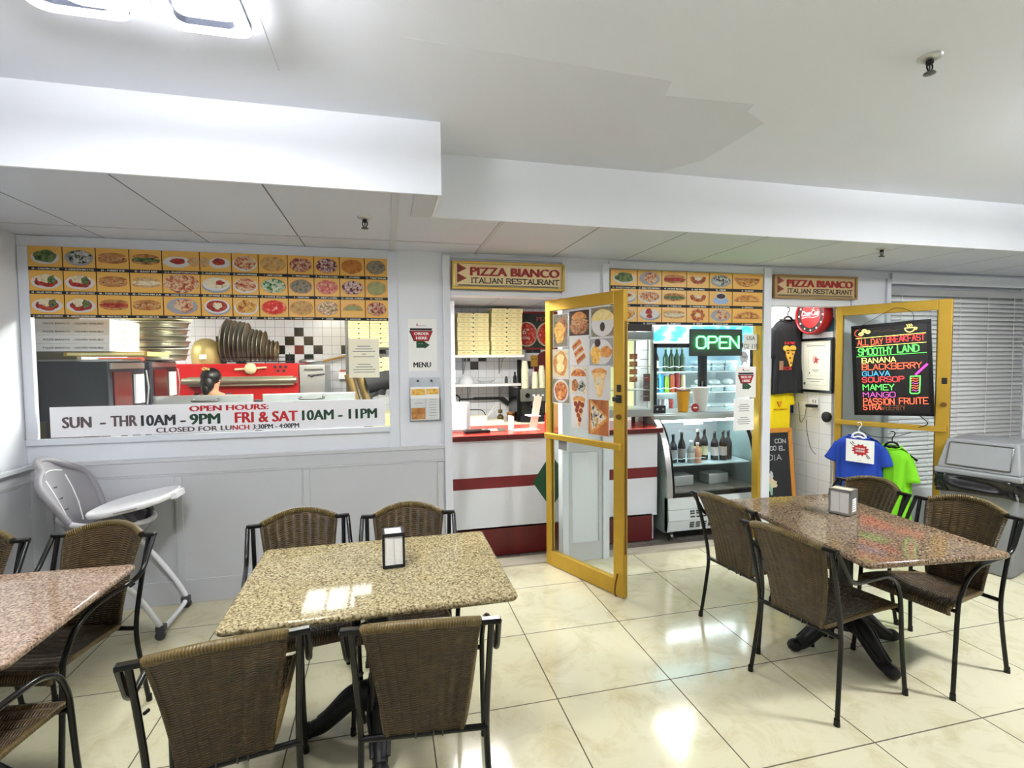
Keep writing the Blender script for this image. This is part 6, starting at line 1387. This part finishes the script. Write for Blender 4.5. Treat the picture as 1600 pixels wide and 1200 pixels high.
# ================================================================ the cook behind the prep table
def person():
    J = [((0, 0, .90), .135), ((0, .0, 1.05), .12), ((0, .01, 1.20), .135), ((0, .0, 1.31), .10), ((0, .0, 1.37), .05), ((0, -.01, 1.44), .074), ((0, -.008, 1.51), .082), ((0, 0, 1.575), .055)]
    E = [(i, i+1) for i in range(len(J)-1)]
    def limb(root, pts):
        a = root
        for p in pts: J.append(p); E.append((a, len(J)-1)); a = len(J)-1
    for s in (-1, 1):
        limb(3, [((s*.155, 0, 1.29), .058), ((s*.20, -.02, 1.06), .045), ((s*.18, -.12, .95), .037), ((s*.13, -.19, .98), .030), ((s*.12, -.205, .99), .026)])
        limb(0, [((s*.09, 0, .82), .085), ((s*.10, -.01, .47), .058), ((s*.10, .02, .10), .042), ((s*.10, -.02, .045), .04), ((s*.105, -.13, .03), .032)])
    bm = bmesh.new(); sl = bm.verts.layers.skin.verify(); V = []
    for (p, r) in J: v = bm.verts.new(p); v[sl].radius = (r, r*.85); V.append(v)
    V[0][sl].use_root = True
    for a, b in E: bm.edges.new((V[a], V[b]))
    me = bpy.data.meshes.new('body'); bm.to_mesh(me); bm.free()
    o = bpy.data.objects.new('person', me); COL.objects.link(o); me.materials.append(mat('skin', (206, 150, 116), .55))
    o.modifiers.new('skin', 'SKIN').use_smooth_shade = True; d = o.modifiers.new('sub', 'SUBSURF'); d.levels = d.render_levels = 2
    tag(o, 'cook with black hair and a gold flower clip working behind the prep table', 'person')
    # face, hair, clothes
    mb = MB()
    for s in (-1, 1): mb.ball((s*.030, -.078, 1.50), .011, 10, 0)
    for s in (-1, 1): mb.ball((s*.030, -.087, 1.50), .005, 8, 1)
    mb.build('eyes', [m_white, m_blkm], o)
    MB().ball((0, -.09, 1.47), .014, 10, 0, .8, 1.1, 1.4).ball((-.079, .0, 1.49), .018, 10, 0, .4, .8, 1.3).ball((.079, .0, 1.49), .018, 10, 0, .4, .8, 1.3).build('nose_and_ears', MATS['skin'], o)
    MB().ball((0, -.080, 1.435), .018, 10, 0, 1.2, .4, .35).build('mouth', mat('lips', (170, 84, 80), .5), o)
    mb = MB(); mb.ball((0, .018, 1.522), .098, 20, 0, .96, 1.02, .92); mb.ball((0, .075, 1.455), .07, 16, 0, 1., .8, 1.3); mb.ball((0, .10, 1.40), .045, 14, 0, .9, .8, 1.4)
    h = mb.build('hair', mat('hair_black', (16, 14, 15), .35, bump=.4, bs=120), o)
    mb = MB()
    for k in range(5): a = 2*PI*k/5; mb.ball((.0+.022*math.cos(a), -.075, 1.585+.016*math.sin(a)), .013, 8)
    for k in range(5): a = 2*PI*k/5; mb.ball((.035+.02*math.cos(a), -.06, 1.598+.014*math.sin(a)), .011, 8)
    o2 = MB(); o2.v = [(x, -y*1.0+.0, z) for x, y, z in mb.v]; o2.f = [f[::-1] for f in mb.f]; o2.m = mb.m; o2.s = mb.s
    o2.build('hair_clip', mat('clip_gold', (230, 200, 120), .3, .5), h)
    def torso(u, v):
        a = u*2*PI; z = 1.34-.50*v; r = (.17+.02*math.sin(v*3))*(1 if v > .12 else .62+.38*(v/.12)**.6)
        return (r*1.08*math.cos(a), .008+r*.78*math.sin(a), z)
    MB().grid(torso, 28, 12).build('shirt', mat('cook_shirt', (60, 62, 70), .8), o, solid=.004)
    for s in (-1, 1):
        MB().tube([(s*.13, 0, 1.30), (s*.165, 0, 1.27), (s*.20, -.02, 1.10)], [.075, .075, .07], 14).build('sleeve', MATS['cook_shirt'], o)
        MB().tube([(s*.085, 0, .90), (s*.10, 0, .5), (s*.10, .015, .09)], [.115, .085, .065], 14).build('trouser_leg', mat('cook_trousers', (30, 32, 40), .8), o)
    for s in (-1, 1):
        mb = MB(); hand = Vector((s*.12, -.21, .99))
        for k in range(4): mb.tube(catmull([hand+Vector((s*(.024-.016*k), 0, 0)), hand+Vector((s*(.026-.017*k), -.03, -.016)), hand+Vector((s*(.026-.016*k), -.04-.004*(k in (1, 2)), -.045))], 3), [.0085, .0085, .0083, .008, .0078, .0075, .006], 8)
        mb.tube(catmull([hand+Vector((-s*.022, .02, 0)), hand+Vector((-s*.045, -.005, -.005)), hand+Vector((-s*.048, -.03, -.015))], 3), [.0095, .0095, .009, .009, .0085, .008, .0065], 8)
        mb.build('fingers', MATS['skin'], o)
    return o
pe = person(); pe.location = (-1.885, 2.26, -.005); pe.rotation_euler = (0, 0, PI-.35)
pe.location.z = -.01
